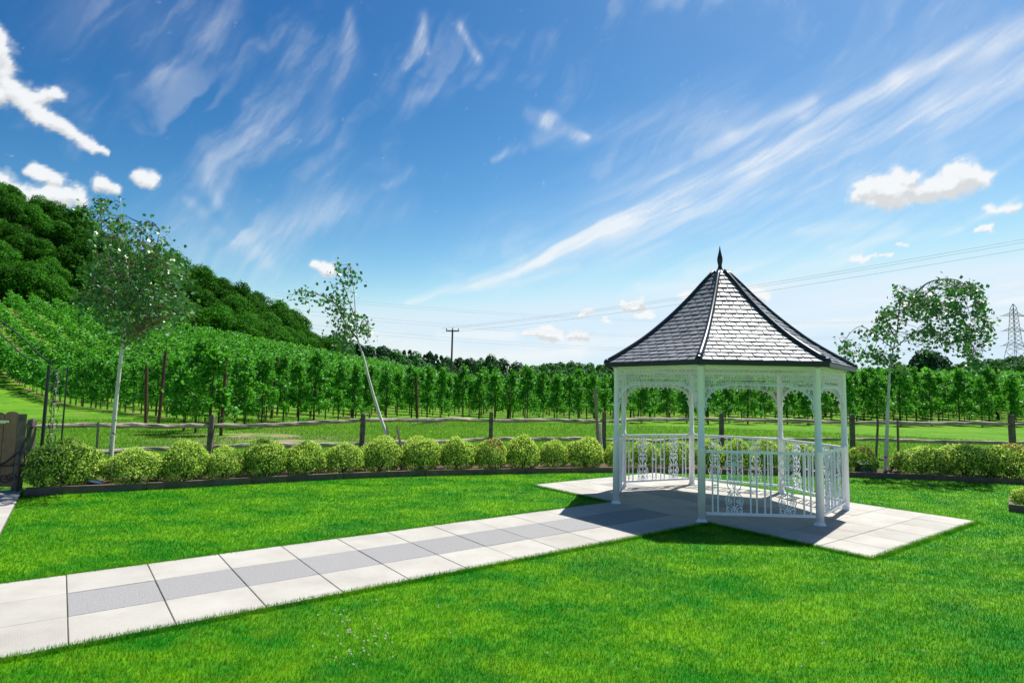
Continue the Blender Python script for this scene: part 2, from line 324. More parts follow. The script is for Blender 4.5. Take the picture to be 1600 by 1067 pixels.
# ------------------------------------------------------------------ sky dome carrying the clouds
def build_sky():
    na, ne = 800, 330; az = np.linspace(-1.05, 1.05, na); el_ = np.concatenate([np.linspace(-.03, .86, ne)])
    A_, E_ = np.meshgrid(az, el_); al, br = cloud_field(A_, E_)
    fade = np.clip((1.05-np.abs(A_))/.12, 0, 1)*np.clip((.86-E_)/.10, 0, 1); al = al*fade
    Rd = 4500.; V = np.stack([np.sin(A_)*np.cos(E_), np.cos(A_)*np.cos(E_), np.sin(E_)], -1).reshape(-1, 3)*Rd
    me = bpy.data.meshes.new('sky'); me.vertices.add(len(V)); me.vertices.foreach_set('co', V.astype(np.float32).ravel())
    q = (np.arange(ne-1)[:, None]*na+np.arange(na-1)[None]).ravel(); Fq = np.stack([q, q+1, q+na+1, q+na], 1)
    amax = np.maximum.reduce([al.ravel()[Fq[:, c]] for c in range(4)]); Fq = Fq[amax > .004]     # no shell where the sky is clear
    me.loops.add(Fq.size); me.loops.foreach_set('vertex_index', Fq.astype(np.int32).ravel()); me.polygons.add(len(Fq)); me.polygons.foreach_set('loop_start', np.arange(0, Fq.size, 4, dtype=np.int32)); me.update(calc_edges=True)
    for n_, a in (('cover', al), ('lit', br)):
        at_ = me.attributes.new(n_, 'FLOAT', 'POINT'); at_.data.foreach_set('value', a.astype(np.float32).ravel())
    m_ = bpy.data.materials.new('clouds'); m_.use_nodes = True; t = m_.node_tree; t.nodes.clear()
    a1 = t.nodes.new('ShaderNodeAttribute'); a1.attribute_name = 'cover'; a2 = t.nodes.new('ShaderNodeAttribute'); a2.attribute_name = 'lit'
    e = t.nodes.new('ShaderNodeEmission'); mu = t.nodes.new('ShaderNodeMath'); mu.operation = 'MULTIPLY'; mu.inputs[1].default_value = CLOUDLUM; t.links.new(a2.outputs['Fac'], mu.inputs[0]); t.links.new(mu.outputs[0], e.inputs['Strength']); e.inputs[0].default_value = (.96, .985, 1, 1)
    tr = t.nodes.new('ShaderNodeBsdfTransparent'); mx = t.nodes.new('ShaderNodeMixShader'); o_ = t.nodes.new('ShaderNodeOutputMaterial')
    t.links.new(a1.outputs['Fac'], mx.inputs[0]); t.links.new(tr.outputs[0], mx.inputs[1]); t.links.new(e.outputs[0], mx.inputs[2]); t.links.new(mx.outputs[0], o_.inputs[0])
    m_.cycles.emission_sampling = 'NONE'
    tag(obj('sky', me, m_), kind='structure')
CLOUDLUM = .59
build_sky()

# ------------------------------------------------------------------ terrain
def S(t): t = np.clip(t, 0, 1); return t*t*(3-2*t)
def yfar(a): return np.interp(a, [-.9, -.54, -.324, -.11, 0, .3], [108, 120, 132, 142, 135, 120])
def rise(a): return np.interp(a, [-.95, -.864, -.70, -.54, -.43, -.35, -.30, -.27], [36, 31, 23, 15.5, 11.5, 6.5, 1.0, 0])
def G(X, Y):
    X = np.asarray(X, float); Y = np.asarray(Y, float); Yp = np.maximum(Y, 1.); a = np.clip(X/Yp, -.95, 1.2)
    yf = yfar(a); ym = np.minimum(Y, yf)
    z = .168*np.maximum(0, -a*ym)*S((ym-44)/70)
    z = z+rise(a)*S((Y-yf)/50)
    z = z+.055*np.clip(Y-45, 0, 420)*S((a-.1)/.45)
    z = np.maximum(z, z*0+.055*np.clip(Y-190, 0, 260)*S((a+.30)/.2))
    return np.where(Y < 20, 0, z)
xs = np.concatenate([np.linspace(-900, -160, 14), np.linspace(-150, 150, 121), np.linspace(165, 1100, 18)])
ys = np.concatenate([np.linspace(-60, 10, 8), np.linspace(12, 230, 130), np.linspace(245, 2500, 34)])
XX, YY = np.meshgrid(xs, ys); ZZ = G(XX, YY)-.06
V = np.stack([XX.ravel(), YY.ravel(), ZZ.ravel()], 1); nx = len(xs)
F = [(j*nx+i, j*nx+i+1, (j+1)*nx+i+1, (j+1)*nx+i) for j in range(len(ys)-1) for i in range(nx-1)]
me = nmesh('ground', V, F)
head_x = [-300, -47, -10.4, -9.3, -7, 6, 32, 90]; head_y = [62, 57.5, 21.2, 29.5, 37.0, 37.0, 44, 54]
def in_orch(X, Y):
    return (Y > np.interp(X, head_x, head_y)-.3) & (Y < yfar(X/np.maximum(Y, 1)))
a_ = me.attributes.new('orchard', 'FLOAT', 'POINT'); a_.data.foreach_set('value', in_orch(V[:, 0], V[:, 1]).astype(np.float32))
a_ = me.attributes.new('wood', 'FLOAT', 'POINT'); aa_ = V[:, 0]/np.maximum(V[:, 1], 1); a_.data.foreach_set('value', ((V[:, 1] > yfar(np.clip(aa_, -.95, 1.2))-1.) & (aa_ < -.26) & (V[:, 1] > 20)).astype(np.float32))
bp_ = np.zeros(len(V))
for (bx, by) in [gnd(395, 678)[:2], gnd(360, 684)[:2], gnd(455, 688)[:2], gnd(560, 690)[:2]]:
    bp_ = np.maximum(bp_, np.clip(1.4-np.hypot((V[:, 0]-bx)/2.6, (V[:, 1]-by)/1.8), 0, 1))
a_ = me.attributes.new('bare', 'FLOAT', 'POINT'); a_.data.foreach_set('value', bp_.astype(np.float32))
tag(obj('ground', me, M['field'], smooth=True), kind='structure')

# edging line (front foot of the boards)
EDP = [(38,772),(150,769),(280,761),(450,751),(600,743.5),(800,739),(945,736),(1100,739),(1330,744),(1430,746.5),(1598,756)]
ED = np.array([gnd(x, y)[:2] for x, y in EDP]); ED = np.vstack([ED, ED[-1]+(ED[-1]-ED[-2])*.8])
def smooth_line(P, n):
    P = np.array(P, float); t = np.r_[0, np.cumsum(np.linalg.norm(np.diff(P, axis=0), axis=1))]; u = np.linspace(0, t[-1], n)
    Q = np.stack([np.interp(u, t, P[:, k]) for k in range(P.shape[1])], 1)
    for _ in range(6): Q[1:-1] = (Q[:-2]+2*Q[1:-1]+Q[2:])/4
    return Q
ED = smooth_line(ED, 40)
def edge_y(x): return np.interp(x, ED[:, 0], ED[:, 1])
# lawn sheet
SP0 = np.array([-7.23, 8.93]); SP1 = np.array([-5.67, 6.79]); spd = (SP1-SP0)/np.linalg.norm(SP1-SP0); spn = np.array([spd[1], -spd[0]])  # outward-left normal
if spn[0] > 0: spn = -spn
low = SP0+spd*6.5
poly = [tuple(p) for p in ED[1:]]+[(15, 9), (15, -3), (-9, -3), (-9, 1.6), tuple(low), tuple(SP0)]
tag(obj('lawn', nmesh('lawn', [(x, y, -.022) for x, y in poly], [tuple(range(len(poly)))[::-1]]), M['lawn']), kind='structure')
# bed soil
back_ = [(x+.05*0, y+1.5) for x, y in ED[::-1]]
pb = [tuple(p) for p in ED]+back_
NB = len(ED)
tag(obj('flower_bed', nmesh('flower_bed', [(x, y+.02, .03) for x, y in ED]+[(x, y+1.45, .03) for x, y in ED], [(i, i+1, NB+i+1, NB+i) for i in range(NB-1)]), M['soil']), kind='structure')

# ------------------------------------------------------------------ paving
O2 = np.array([-2.851, 4.027]); YAW = .6478; E1 = np.array([math.cos(YAW), math.sin(YAW)]); E2 = np.array([-math.sin(YAW), math.cos(YAW)])
LU, LV = .6205, .598; PU0, PU1, PV0, PV1 = 6.99, 10.51, -2.05, 3.79
def slabmesh(name, lx, ly, g=.0036):
    x, y = lx/2-g, ly/2-g; b = .004
    V = [(-x, -y, -.05), (x, -y, -.05), (x, y, -.05), (-x, y, -.05), (-x, -y, -b), (x, -y, -b), (x, y, -b), (-x, y, -b), (-x+b, -y+b, 0), (x-b, -y+b, 0), (x-b, y-b, 0), (-x+b, y-b, 0)]
    return nmesh(name, V, [(0,1,5,4),(1,2,6,5),(2,3,7,6),(3,0,4,7),(4,5,9,8),(5,6,10,9),(6,7,11,10),(7,4,8,11),(8,9,10,11)])
def paving(name, cols, rows, greyf, extra=None):
    u0, u1, v0, v1 = cols[0], cols[-1], rows[0], rows[-1]
    q = [O2+E1*u+E2*v for u, v in ((u0, v0), (u1, v0), (u1, v1), (u0, v1))]
    base = tag(obj(name, nmesh(name, [(*p, -.012) for p in q], [(0, 1, 2, 3)]), M['joint']), kind='structure')
    cache = {}
    for i in range(len(cols)-1):
        for j in range(len(rows)-1):
            lx, ly = cols[i+1]-cols[i], rows[j+1]-rows[j]; gm = greyf(i, j); key = (round(lx, 3), round(ly, 3), gm)
            if key not in cache:
                cache[key] = slabmesh('slab', lx, ly); cache[key].materials.append(M['slab_grey'] if gm else M['slab'])
            c = O2+E1*(cols[i]+lx/2)+E2*(rows[j]+ly/2)
            s_ = obj('slab', cache[key], None, base, (c[0], c[1], random.uniform(-.0015, .0015)))
            s_.rotation_euler = (random.gauss(0, .0012), random.gauss(0, .0012), YAW+random.gauss(0, .0012))
    return base
cols = [LU*k for k in range(-7, 11)]+[LU*10+(PU0-LU*10)/1.0]
cols = [LU*k for k in range(-7, 11)]+[LU*10+(PU0-.0-LU*10)*.5+.0, PU0-.006]
cols = [LU*k for k in range(-7, 11)]+[PU0-.006]
paving('garden_path', cols, [0, LV, 2*LV, 3*LV], lambda i, j: j == 1 and i >= 7)
pc = list(np.linspace(PU0, PU1, 7)); pr = list(np.linspace(PV0, PV1, 11))
paving('gazebo_paving', pc, pr, lambda i, j: i == 2 and 3 <= j <= 8)
# side path beside the gate
q0 = SP0+spd*-.9; W_ = 1.25
sb = tag(obj('side_path', nmesh('side_path', [(*p, -.010) for p in (q0, q0+spn*W_, q0+spn*W_+spd*7.2, q0+spd*7.2)], [(0, 1, 2, 3)]), M['joint']), kind='structure')
sm = slabmesh('slab', .6, .6); sm.materials.append(M['slab'])
for i in range(11):
    for j in range(2):
        c = q0+spd*(.3+.602*i)+spn*(.31+.602*j)
        s_ = obj('slab', sm, None, sb, (c[0], c[1], .002)); s_.rotation_euler = (0, 0, math.atan2(spd[1], spd[0])+random.gauss(0, .002))

# ------------------------------------------------------------------ gazebo
GC = np.array([3.5, 9.902]); GR = 1.834; GP = 3.3314; NS = 7
gz = thing('gazebo', (GC[0], GC[1], 0), 'white seven sided gazebo with lace fretwork and a dark slate bell roof', 'gazebo')
def gdir(k): a = GP+2*PI*k/NS; return np.array([math.cos(a), math.sin(a)])
mb = MB(); mb.lathe([(.051, .012), (.051, .965), (.056, .97), (.056, .995), (.044, 1.01), (.043, 2.11), (.055, 2.115), (.055, 2.14)], 20); pm = mb.mesh('post')
mb = MB(); mb.lathe([(.078, 0), (.078, .008), (.062, .014), (.058, .04)], 20); fm = mb.mesh('foot_plate')
mb = MB(); mb.lathe([(.009, .0), (.009, .014), (.004, .018)], 6); bm_ = mb.mesh('bolt')
for k in range(NS):
    d = gdir(k)*GR; p = obj('post', pm, M['white'], gz, (d[0], d[1], 0), smooth=False); pm.shade_smooth() if k == 0 else None
    f_ = obj('foot_plate', fm, M['white'], p, (0, 0, .001))
# scroll-work
def spiral(cx, cz, r0, turns, a0, sgn=1, r1=.004, n=None):
    n = n or int(10*turns)+4; t = np.linspace(0, 1, n); a = a0+sgn*t*turns*2*PI; r_ = r0+(r1-r0)*t**.85
    return np.stack([cx+r_*np.cos(a), cz+r_*np.sin(a)], 1)
def spl(P, n=6):
    P = np.array(P, float); out = []
    Q = np.vstack([2*P[0]-P[1], P, 2*P[-1]-P[-2]])
    for i in range(1, len(Q)-2):
        for t in np.linspace(0, 1, n, endpoint=False):
            out.append(.5*((2*Q[i])+(-Q[i-1]+Q[i+1])*t+(2*Q[i-1]-5*Q[i]+4*Q[i+1]-Q[i+2])*t*t+(-Q[i-1]+3*Q[i]-3*Q[i+1]+Q[i+2])*t**3))
    out.append(P[-1]); return np.array(out)
mb = MB(); wI, dI = .0095, .012
for sx in (1, -1):
    def fl(P): P = np.array(P, float); return P*np.array([sx, 1])
    mb.strip(fl(spl([(.03, .06), (.085, .09), (.117, .155), (.10, .225), (.062, .27), (.045, .305)])), wI, dI)
    mb.strip(fl(spl([(.045, .305), (.075, .335), (.094, .395), (.08, .46), (.052, .50), (.045, .525)])), wI, dI)
    mb.strip(fl(spl([(.045, .525), (.08, .555), (.117, .62), (.108, .70), (.07, .755), (.03, .79)])), wI, dI)
    mb.strip(fl(spiral(.056, .155, .043, 1.9, -1.9, 1)), .0075, dI)
    mb.strip(fl(spl([(.0, .03), (.02, .08), (.042, .115)])), .0075, dI)
    mb.strip(fl(spl([(.09, .135), (.07, .225), (.02, .27), (0, .30)])), .0075, dI)
    mb.strip(fl(spiral(.040, .255, .024, 1.4, 0, 1)), .0065, dI)
    mb.strip(fl(spiral(.042, .405, .028, 1.6, -1.6, 1)), .0065, dI)
    mb.strip(fl(spiral(.036, .47, .020, 1.3, 1.6, -1)), .0065, dI)
    mb.strip(fl(spiral(.056, .645, .044, 1.9, -1.4, 1)), .0075, dI)
    mb.strip(fl(spl([(.0, .50), (.018, .56), (.012, .62), (.03, .72), (0, .76)])), .0065, dI)
    mb.strip(fl(spiral(.036, .735, .026, 1.4, 2.0, -1)), .0065, dI)
    for (cx, cz, r_, a0, sg) in ((.088, .032, .026, 1.8, -1), (.040, .030, .022, 1.2, 1), (.082, .285, .016, 3.0, 1), (.080, .52, .016, 3.2, -1), (.085, .795, .024, -2.2, 1), (.036, .80, .018, -1.2, -1), (.10, .075, .014, 2, 1)):
        mb.strip(fl(spiral(cx, cz, r_, 1.25, a0, sg)), .0065, dI)
    mb.strip(fl(spl([(0, .035), (.014, .055), (.010, .085), (0, .10)])), .008, dI)
    mb.strip(fl(spl([(0, .33), (.02, .36), (.012, .40), (0, .43), (.015, .46), (0, .49)])), .006, dI)
    mb.strip(fl(spl([(.0, .64), (.018, .67), (0, .70)])), .006, dI)
mb.strip([(0, 0), (0, .82)], .008, dI)
scm = mb.mesh('scroll_panel')
side = 2*GR*math.sin(PI/NS)
mb = MB(); mb.box((side/2, 0, .955), (side-.115, .038, .036)); rail_m = mb.mesh('railing'); mb = MB(); mb.box((side/2, 0, .115), (side-.115, .034, .034)); brail_m = mb.mesh('bottom_rail')
mb = MB(); mb.box((0, 0, .5355), (.019, .013, .803)); bal_m = mb.mesh('baluster')
mb = MB(); mb.box((0, 0, 0), (.052, .008, .012)); mb.tube([(0, -.008, 0), (0, .008, 0)], .011, 8); link_m = mb.mesh('baluster_link')
bals = [.093, .139, .417, .469, .538, .588, .868, .925]; orns = [.278, .728]
# fretwork (lace) between posts
W2 = side-.10; HW = W2/2
def arch(x):
    e = np.minimum(x+HW, HW-x); return 1.60+.285*np.sqrt(np.clip(1-(1-np.clip(e/.44, 0, 1))**2, 0, 1))
mb = MB(); dF = .010
mb.strip([(-HW, 2.105), (HW, 2.105)], .014, .016); mb.strip([(-HW, 2.035), (HW, 2.035)], .011, .012)
nsc = 22; rs = W2/nsc/2
for i in range(nsc):
    cx = -HW+rs*(2*i+1); t = np.linspace(0, PI, 8)
    mb.strip(np.stack([cx+rs*np.cos(t), 2.037+.058*np.sin(t)], 1), .0065, dF); mb.strip(np.stack([cx+rs*.45*np.cos(t), 2.037+.028*np.sin(t)], 1), .0055, dF)
xs_ = np.concatenate([-HW+.44*(1-np.cos(np.linspace(0, PI/2, 14))), np.linspace(-HW+.44, 0, 9)[1:]]); xs_ = np.concatenate([xs_, -xs_[::-1][1:]])
arc = np.stack([xs_, arch(xs_)], 1); mb.strip(arc, .011, .014)
arc2 = arc.copy(); cen = np.array([0, 1.4]); nrm = arc-cen
T_ = np.gradient(arc, axis=0); T_ /= np.linalg.norm(T_, axis=1)[:, None]; Nn = np.stack([-T_[:, 1], T_[:, 0]], 1)
mb.strip(arc+Nn*.030, .006, dF)
# beads between the two arcs and leafy fringe below the arc
L_ = np.r_[0, np.cumsum(np.linalg.norm(np.diff(arc, axis=0), axis=1))]
for s_ in np.arange(.02, L_[-1], .036):
    p = np.array([np.interp(s_, L_, arc[:, k]) for k in (0, 1)]); n_ = np.array([np.interp(s_, L_, Nn[:, k]) for k in (0, 1)]); tt = np.array([n_[1], -n_[0]])
    q = p+n_*.015; t = np.linspace(0, 2*PI, 7); mb.strip(q+.010*np.stack([np.cos(t), np.sin(t)], 1), .004, dF)
    t = np.linspace(0, PI, 6); hgt = .020+.016*((int(s_/.036)) % 3 == 0)
    mb.strip(p+np.outer(np.cos(t)*.017, tt)-np.outer(np.sin(t)*hgt, n_), .006, dF)
    if int(s_/.036) % 3 == 0:
        mb.strip(np.array([p, p-n_*(hgt+.018)]), .007, dF); t = np.linspace(0, 2*PI, 6); mb.strip(p-n_*(hgt+.018)+.008*np.stack([np.cos(t), np.sin(t)], 1), .006, dF)
g_ = .064
for i, x in enumerate(np.arange(-HW+.03, HW-.01, g_)):
    for j, z in enumerate(np.arange(1.60, 2.03, g_)):
        xx = x+(j % 2)*g_/2
        if xx > HW-.02 or z < arch(xx)+.045 or z > 2.018: continue
        t = np.linspace(0, 2*PI, 10); mb.strip(np.stack([xx+.036*np.cos(t), z+.036*np.sin(t)], 1), .0048, .007)
        mb.strip(spiral(xx, z, .018, 1.1, rng.uniform(0, 6), 1), .0038, .007)
for sx in (-1, 1): mb.strip([(sx*HW, 2.10), (sx*HW, 1.56)], .010, .014)
for sx in (-1, 1): mb.strip(spiral(sx*(HW-.022), 1.575, .024, 1.3, PI/2, sx), .007, dF); mb.strip(spl([(sx*HW, 1.56), (sx*(HW-.02), 1.53), (sx*HW, 1.50)], 4), .007, dF)
fret_m = mb.mesh('fretwork')
for k in range(NS):
    a = gdir(k)*GR; b = gdir(k+1)*GR; d = b-a; rz = math.atan2(d[1], d[0]); mid = (a+b)/2
    fr = obj('fretwork', fret_m, M['white'], gz, (mid[0], mid[1], 0)); fr.rotation_euler = (0, 0, rz)
    if k == 0: continue              # open side, facing the path
    r_ = obj('railing', rail_m, M['white'], gz, (a[0], a[1], 0)); r_.rotation_euler = (0, 0, rz); obj('bottom_rail', brail_m, M['white'], r_)
    for s_ in bals: obj('baluster', bal_m, M['white'], r_, (s_*side, 0, 0))
    for s_ in (.116, .443, .563, .897): obj('baluster_link', link_m, M['white'], r_, (s_*side, 0, .50))
    for s_ in orns: obj('scroll_panel', scm, M['white'], r_, (s_*side, 0, .125))
# roof
PR = np.array([(2.0, 2.205), (1.7, 2.385), (1.38, 2.595), (1.12, 2.80), (.90, 2.99), (.70, 3.18), (.50, 3.385), (.30, 3.605), (.11, 3.80)])
sPR = spl(PR, 5); tPR = np.r_[0, np.cumsum(np.linalg.norm(np.diff(sPR, axis=0), axis=1))]
def prof(s_): return np.array([np.interp(s_, tPR, sPR[:, 0]), np.interp(s_, tPR, sPR[:, 1])])
V = []; F = []; ring = sPR[::3]
for r_, z in ring:
    for k in range(NS): d = gdir(k)*(r_-.02); V.append((d[0], d[1], z-.02))
F = [(i*NS+k, i*NS+(k+1) % NS, (i+1)*NS+(k+1) % NS, (i+1)*NS+k) for i in range(len(ring)-1) for k in range(NS)]+[tuple((len(ring)-1)*NS+k for k in range(NS))]
roof = obj('roof', nmesh('roof', V, F), M['slate_dark'], gz)
mb = MB(); V = []
for r_, z in ring[:-1]:
    for k in range(NS): d = gdir(k)*(r_-.06); V.append((d[0], d[1], z-.055))
n_ = len(ring)-1
mb.add(V, [((i+1)*NS+k, (i+1)*NS+(k+1) % NS, i*NS+(k+1) % NS, i*NS+k) for i in range(n_-1) for k in range(NS)]); 
obj('soffit', mb.mesh('soffit'), M['soffit'], roof)
NC = 22; SW = .168
slates = []
for k in range(NS):
    d0, d1 = gdir(k), gdir(k+1)
    for i in range(NC):
        s0 = tPR[-1]*i/NC; s1 = min(tPR[-1]*(i+1.25)/NC, tPR[-1]); r0, z0 = prof(s0); r1, z1 = prof(s1)
        A0, B0 = d0*r0, d1*r0; A1, B1 = d0*r1, d1*r1; L0 = np.linalg.norm(B0-A0); ex = (B0-A0)/L0; mid0 = (A0+B0)/2; mid1 = (A1+B1)/2; L1 = np.linalg.norm(B1-A1)
        inw = np.array([*(mid1-mid0), z1-z0]); inw /= np.linalg.norm(inw); nrm = np.cross([*ex, 0], inw); nrm *= np.sign(nrm[2])
        nn_ = int(L0/SW)+2; off = (i % 2)*SW/2
        for j in range(-nn_, nn_+1):
            x0, x1 = j*SW+off, (j+1)*SW+off
            a0, a1 = max(x0, -L0/2), min(x1, L0/2); b0, b1 = max(x0, -L1/2), min(x1, L1/2)
            if a1-a0 < .012: continue
            if b1 <= b0: b0 = b1 = min(max((b0+b1)/2, -L1/2), L1/2)
            g = .0065; jz = random.uniform(-.0015, .003)
            P0 = lambda x: np.array([*(mid0+ex*x), z0]); P1 = lambda x: np.array([*(mid1+ex*x), z1])
            up_, th = .017+jz, .012
            tw = random.uniform(-.0035, .0035)
            c = [P0(a0+g)+nrm*(up_+tw), P0(a1-g)+nrm*(up_-tw), P1(b1-g if b1-b0 > .01 else b1)+nrm*.001, P1(b0+g if b1-b0 > .01 else b0)+nrm*.001]
            Vs = [p-nrm*th for p in c]+c
            slates.append((k, i, (a1-a0), Vs))
SF = [(3, 2, 1, 0), (4, 5, 6, 7), (0, 1, 5, 4), (1, 2, 6, 5), (2, 3, 7, 6), (3, 0, 4, 7)]
pri = {0: 0, 1: 0, 2: 1}
order = sorted(range(len(slates)), key=lambda q: (pri.get(slates[q][0], 9), slates[q][1]*(.3 if slates[q][0] == 1 else 1)))
mb = MB(); cnt = 0
for q in order:
    k, i, w_, Vs = slates[q]
    if cnt < 298 and pri.get(k, 9) < 9:
        obj('slate', nmesh('slate', Vs, SF), M['slate'], roof); cnt += 1
    else: mb.add(Vs, SF)
tag(obj('slate_field', mb.mesh('slate_field'), M['slate'], roof), kind='stuff')
for k in range(NS):
    d = gdir(k); mb = MB(); P = [(d[0]*r_*1.0, d[1]*r_*1.0, z+.020) for r_, z in sPR[::2]]
    mb.tube(P, [.046-.014*i/len(P) for i in range(len(P))], 10); obj('hip_ridge', mb.mesh('hip_ridge'), M['ridge'], roof, smooth=True)
    mb = MB(); mb.lathe([(.052, -.03), (.055, .0), (.04, .035), (.015, .05)], 10, (d[0]*2.0, d[1]*2.0, 2.225)); obj('hip_end_cap', mb.mesh('hip_end_cap'), M['ridge'], roof)
    a, b = gdir(k)*2.025, gdir(k+1)*2.025; mid = (a+b)/2; L0 = np.linalg.norm(b-a); rz = math.atan2((b-a)[1], (b-a)[0])
    mb = MB(); mb.box((0, .0, .006), (L0, .022, .062)); mb.box((0, .0, .042), (L0+.02, .045, .014))
    f_ = obj('fascia', mb.mesh('fascia'), M['ridge'], roof, (mid[0], mid[1], 2.165)); f_.rotation_euler = (0, 0, rz)
    a, b = gdir(k)*1.84, gdir(k+1)*1.84; mid = (a+b)/2; L0 = np.linalg.norm(b-a)
    mb = MB(); mb.box((0, 0, 0), (L0, .05, .03)); f_ = obj('ring_beam', mb.mesh('ring_beam'), M['white'], gz, (mid[0], mid[1], 2.14)); f_.rotation_euler = (0, 0, rz)
mb = MB(); mb.lathe([(.13, 3.765), (.135, 3.785), (.11, 3.80), (.075, 3.815), (.05, 3.85), (.034, 3.89), (.030, 3.93), (.040, 3.975), (.046, 4.02), (.042, 4.06), (.028, 4.12), (.017, 4.17), (.010, 4.22), (.004, 4.262)], 20)
obj('finial', mb.mesh('finial'), M['ridge'], gz, smooth=True)

# ------------------------------------------------------------------ edging boards
ed = thing('lawn_edging', (0, 12, 0), 'low dark timber edging board curving between the lawn and the shrub bed', 'edging')
i = 0
while i < len(ED)-1:
    j = min(i+3, len(ED)-1); seg = ED[i:j+1]; mb = MB(); V = []; F = []
    for n, p in enumerate(seg):
        t = (ED[min(i+n+1, len(ED)-1)]-ED[max(i+n-1, 0)]); t /= np.linalg.norm(t); nr = np.array([-t[1], t[0]])
        e = .006 if n == 0 else (-.006 if n == len(seg)-1 else 0); p = p+t*e
        for (o_, z) in ((0, -.03), (0, .095), (.042, .098), (.042, -.03)): q = p+nr*o_; V.append((q[0], q[1]-12, z+rng.uniform(-.002, .002)))
    nn = len(seg); F = [(a*4+b, a*4+(b+1) % 4, a*4+4+(b+1) % 4, a*4+4+b) for a in range(nn-1) for b in range(4)]+[(3, 2, 1, 0), tuple((nn-1)*4+b for b in range(4))]
    mb.add(V, F); obj('board', mb.mesh('board'), M['edge'], ed); i = j
pl = thing('corner_edging', (*gnd(1576, 797)[:2], 0), 'short dark timber corner edging around the lone shrub at the right', 'edging', rz=-.70)
mb = MB(); mb.box((.45, 0, .03), (.9, .05, .14)); obj('board', mb.mesh('board'), M['edge'], pl)
mb = MB(); mb.box((.03, .47, .03), (.05, .85, .14)); obj('board', mb.mesh('board'), M['edge'], pl)

# ------------------------------------------------------------------ split rail fence
FP = [(-70, 11.0, 655), (51, 11.6, 654), (332, 13.0, 648), (568, 13.8, 646), (768, 15.3, 643), (944, 15.8, 643), (1127, 17., 645), (1331, 16.6, 647), (1580, 14.6, 647), (1860, 13.0, 645)]
RLY = [(668, 706), (666, 705), (664.5, 698), (656.5, 694), (657, 685.5), (658, 687), (655, 686), (661, 686), (663, 692), (664, 700)]
fn = thing('split_rail_fence', (0, 14, 0), 'weathered two rail split timber fence crossing behind the shrub bed in front of the orchard', 'fence')
pts = []
for (px, Y, ty), (r1, r2) in zip(FP, RLY):
    top = at(px, ty, Y); x = top[0]; pts.append((x, Y, at(px, r1, Y)[2], at(px, r2, Y)[2]))
    mb = MB(); h = top[2]; V = []
    for z, sc_ in ((-.1, 1.1), (.5, 1.0), (h-.03, .95), (h, .7)):
        for (ux, uy) in ((-1, -1), (1, -1), (1, 1), (-1, 1)): V.append((x+ux*.052*sc_+rng.uniform(-.008, .008), Y-14+uy*.05*sc_+rng.uniform(-.008, .008), z+rng.uniform(-.008, .008)))
    mb.add(V, [(a*4+b, a*4+(b+1) % 4, a*4+4+(b+1) % 4, a*4+4+b) for a in range(3) for b in range(4)]+[(12, 13, 14, 15)])
    obj('post', mb.mesh('post'), M['timber_dark'], fn)
for i in range(len(pts)-1):
    for q in (2, 3):
        a = np.array([pts[i][0], pts[i][1], pts[i][q]]); b = np.array([pts[i+1][0], pts[i+1][1], pts[i+1][q]]); n = 16
        t = np.linspace(0, 1, n); P = a+(b-a)*t[:, None]; P[:, 2] += (.035*np.sin(t*PI)*rng.uniform(-1, 1)+.018*np.sin(t*PI*2*rng.uniform(.8, 1.6)+rng.uniform(0, 6))*np.sin(t*PI)+rng.normal(0, .004, n)); P[:, 1] -= 14
        P[:, 1] += .02*np.sin(t*5+i)
        R_ = .040+.010*np.sin(t*PI)+rng.normal(0, .003, n); R_[0] = R_[-1] = .022
        mb = MB(); mb.tube(P, R_, 7, wob=.16)
        if i == 3 and q == 2:            # ragged broken limb on this rail
            s0 = P[9]; mb.tube([P[11], P[9]+np.array([0, -.02, -.03]), P[7]+np.array([0, -.03, -.07]), P[5]+np.array([0, -.04, -.12])], [.03, .028, .02, .006], 6, wob=.2)
            mb.tube([P[8]+np.array([0, -.02, -.05]), P[8]+np.array([.1, -.03, -.12]), P[9]+np.array([.1, -.03, -.10])], [.015, .012, .004], 5)
        obj('rail', mb.mesh('rail'), M['timber'], fn)

# ------------------------------------------------------------------ stakes
def stake(p0, p1, r_, label, name='timber_stake', m_='stake', cat='stake', sq=True):
    p0 = np.array(p0, float); p1 = np.array(p1, float); t = thing(name, p0, label, cat)
    mb = MB(); mb.tube([(0, 0, 0), tuple((p1-p0)*.5), tuple(p1-p0)], [r_, r_, r_*.96], 4 if sq else 8); obj('shaft', mb.mesh('shaft'), M[m_], t); return t
def pxstake(a, b, Y, r_, label, **k):
    top = at(a[0], a[1], Y); bot = at(b[0], b[1], Y); f_ = (bot[2]+.02)/(top[2]-bot[2]); bot = bot-(top-bot)*f_; return stake(bot, top, r_, label, **k)
pxstake((153.5, 659), (150, 720), 10.6, .022, 'slim square stake standing just left of the left birch trunk')
pxstake((604, 665), (608, 690), 12.7, .026, 'short pale stake tied beside the base of the leaning middle birch')
t = pxstake((620, 664), (628, 705), 12.8, .026, 'pale stake leaning right of the middle birch with a diagonal brace')
q = at(620, 680, 12.8)-np.array(t.location); q2 = at(608, 688, 12.8)-np.array(t.location)
mb = MB(); mb.tube([q, (q+q2)/2, q2], .016, 4); obj('brace', mb.mesh('brace'), M['stake'], t)
pxstake((929.5, 607), (935, 695), 14.9, .040, 'tall pale post leaning in front of the fence left of the gazebo', name='timber_post', cat='post')
t = pxstake((937, 661), (940, 700), 14.7, .03, 'short stump of white birch trunk beside the tall leaning post', name='birch_stump', cat='tree stump', m_='birch', sq=False)
pxstake((1372, 655), (1368, 735), 14.6, .03, 'left stake of the pair holding the right birch, leaning slightly', m_='timber_dark')
t = pxstake((1402.5, 654), (1404, 735), 14.5, .03, 'right stake of the pair holding the right birch, with a low crossbar', m_='timber_dark')
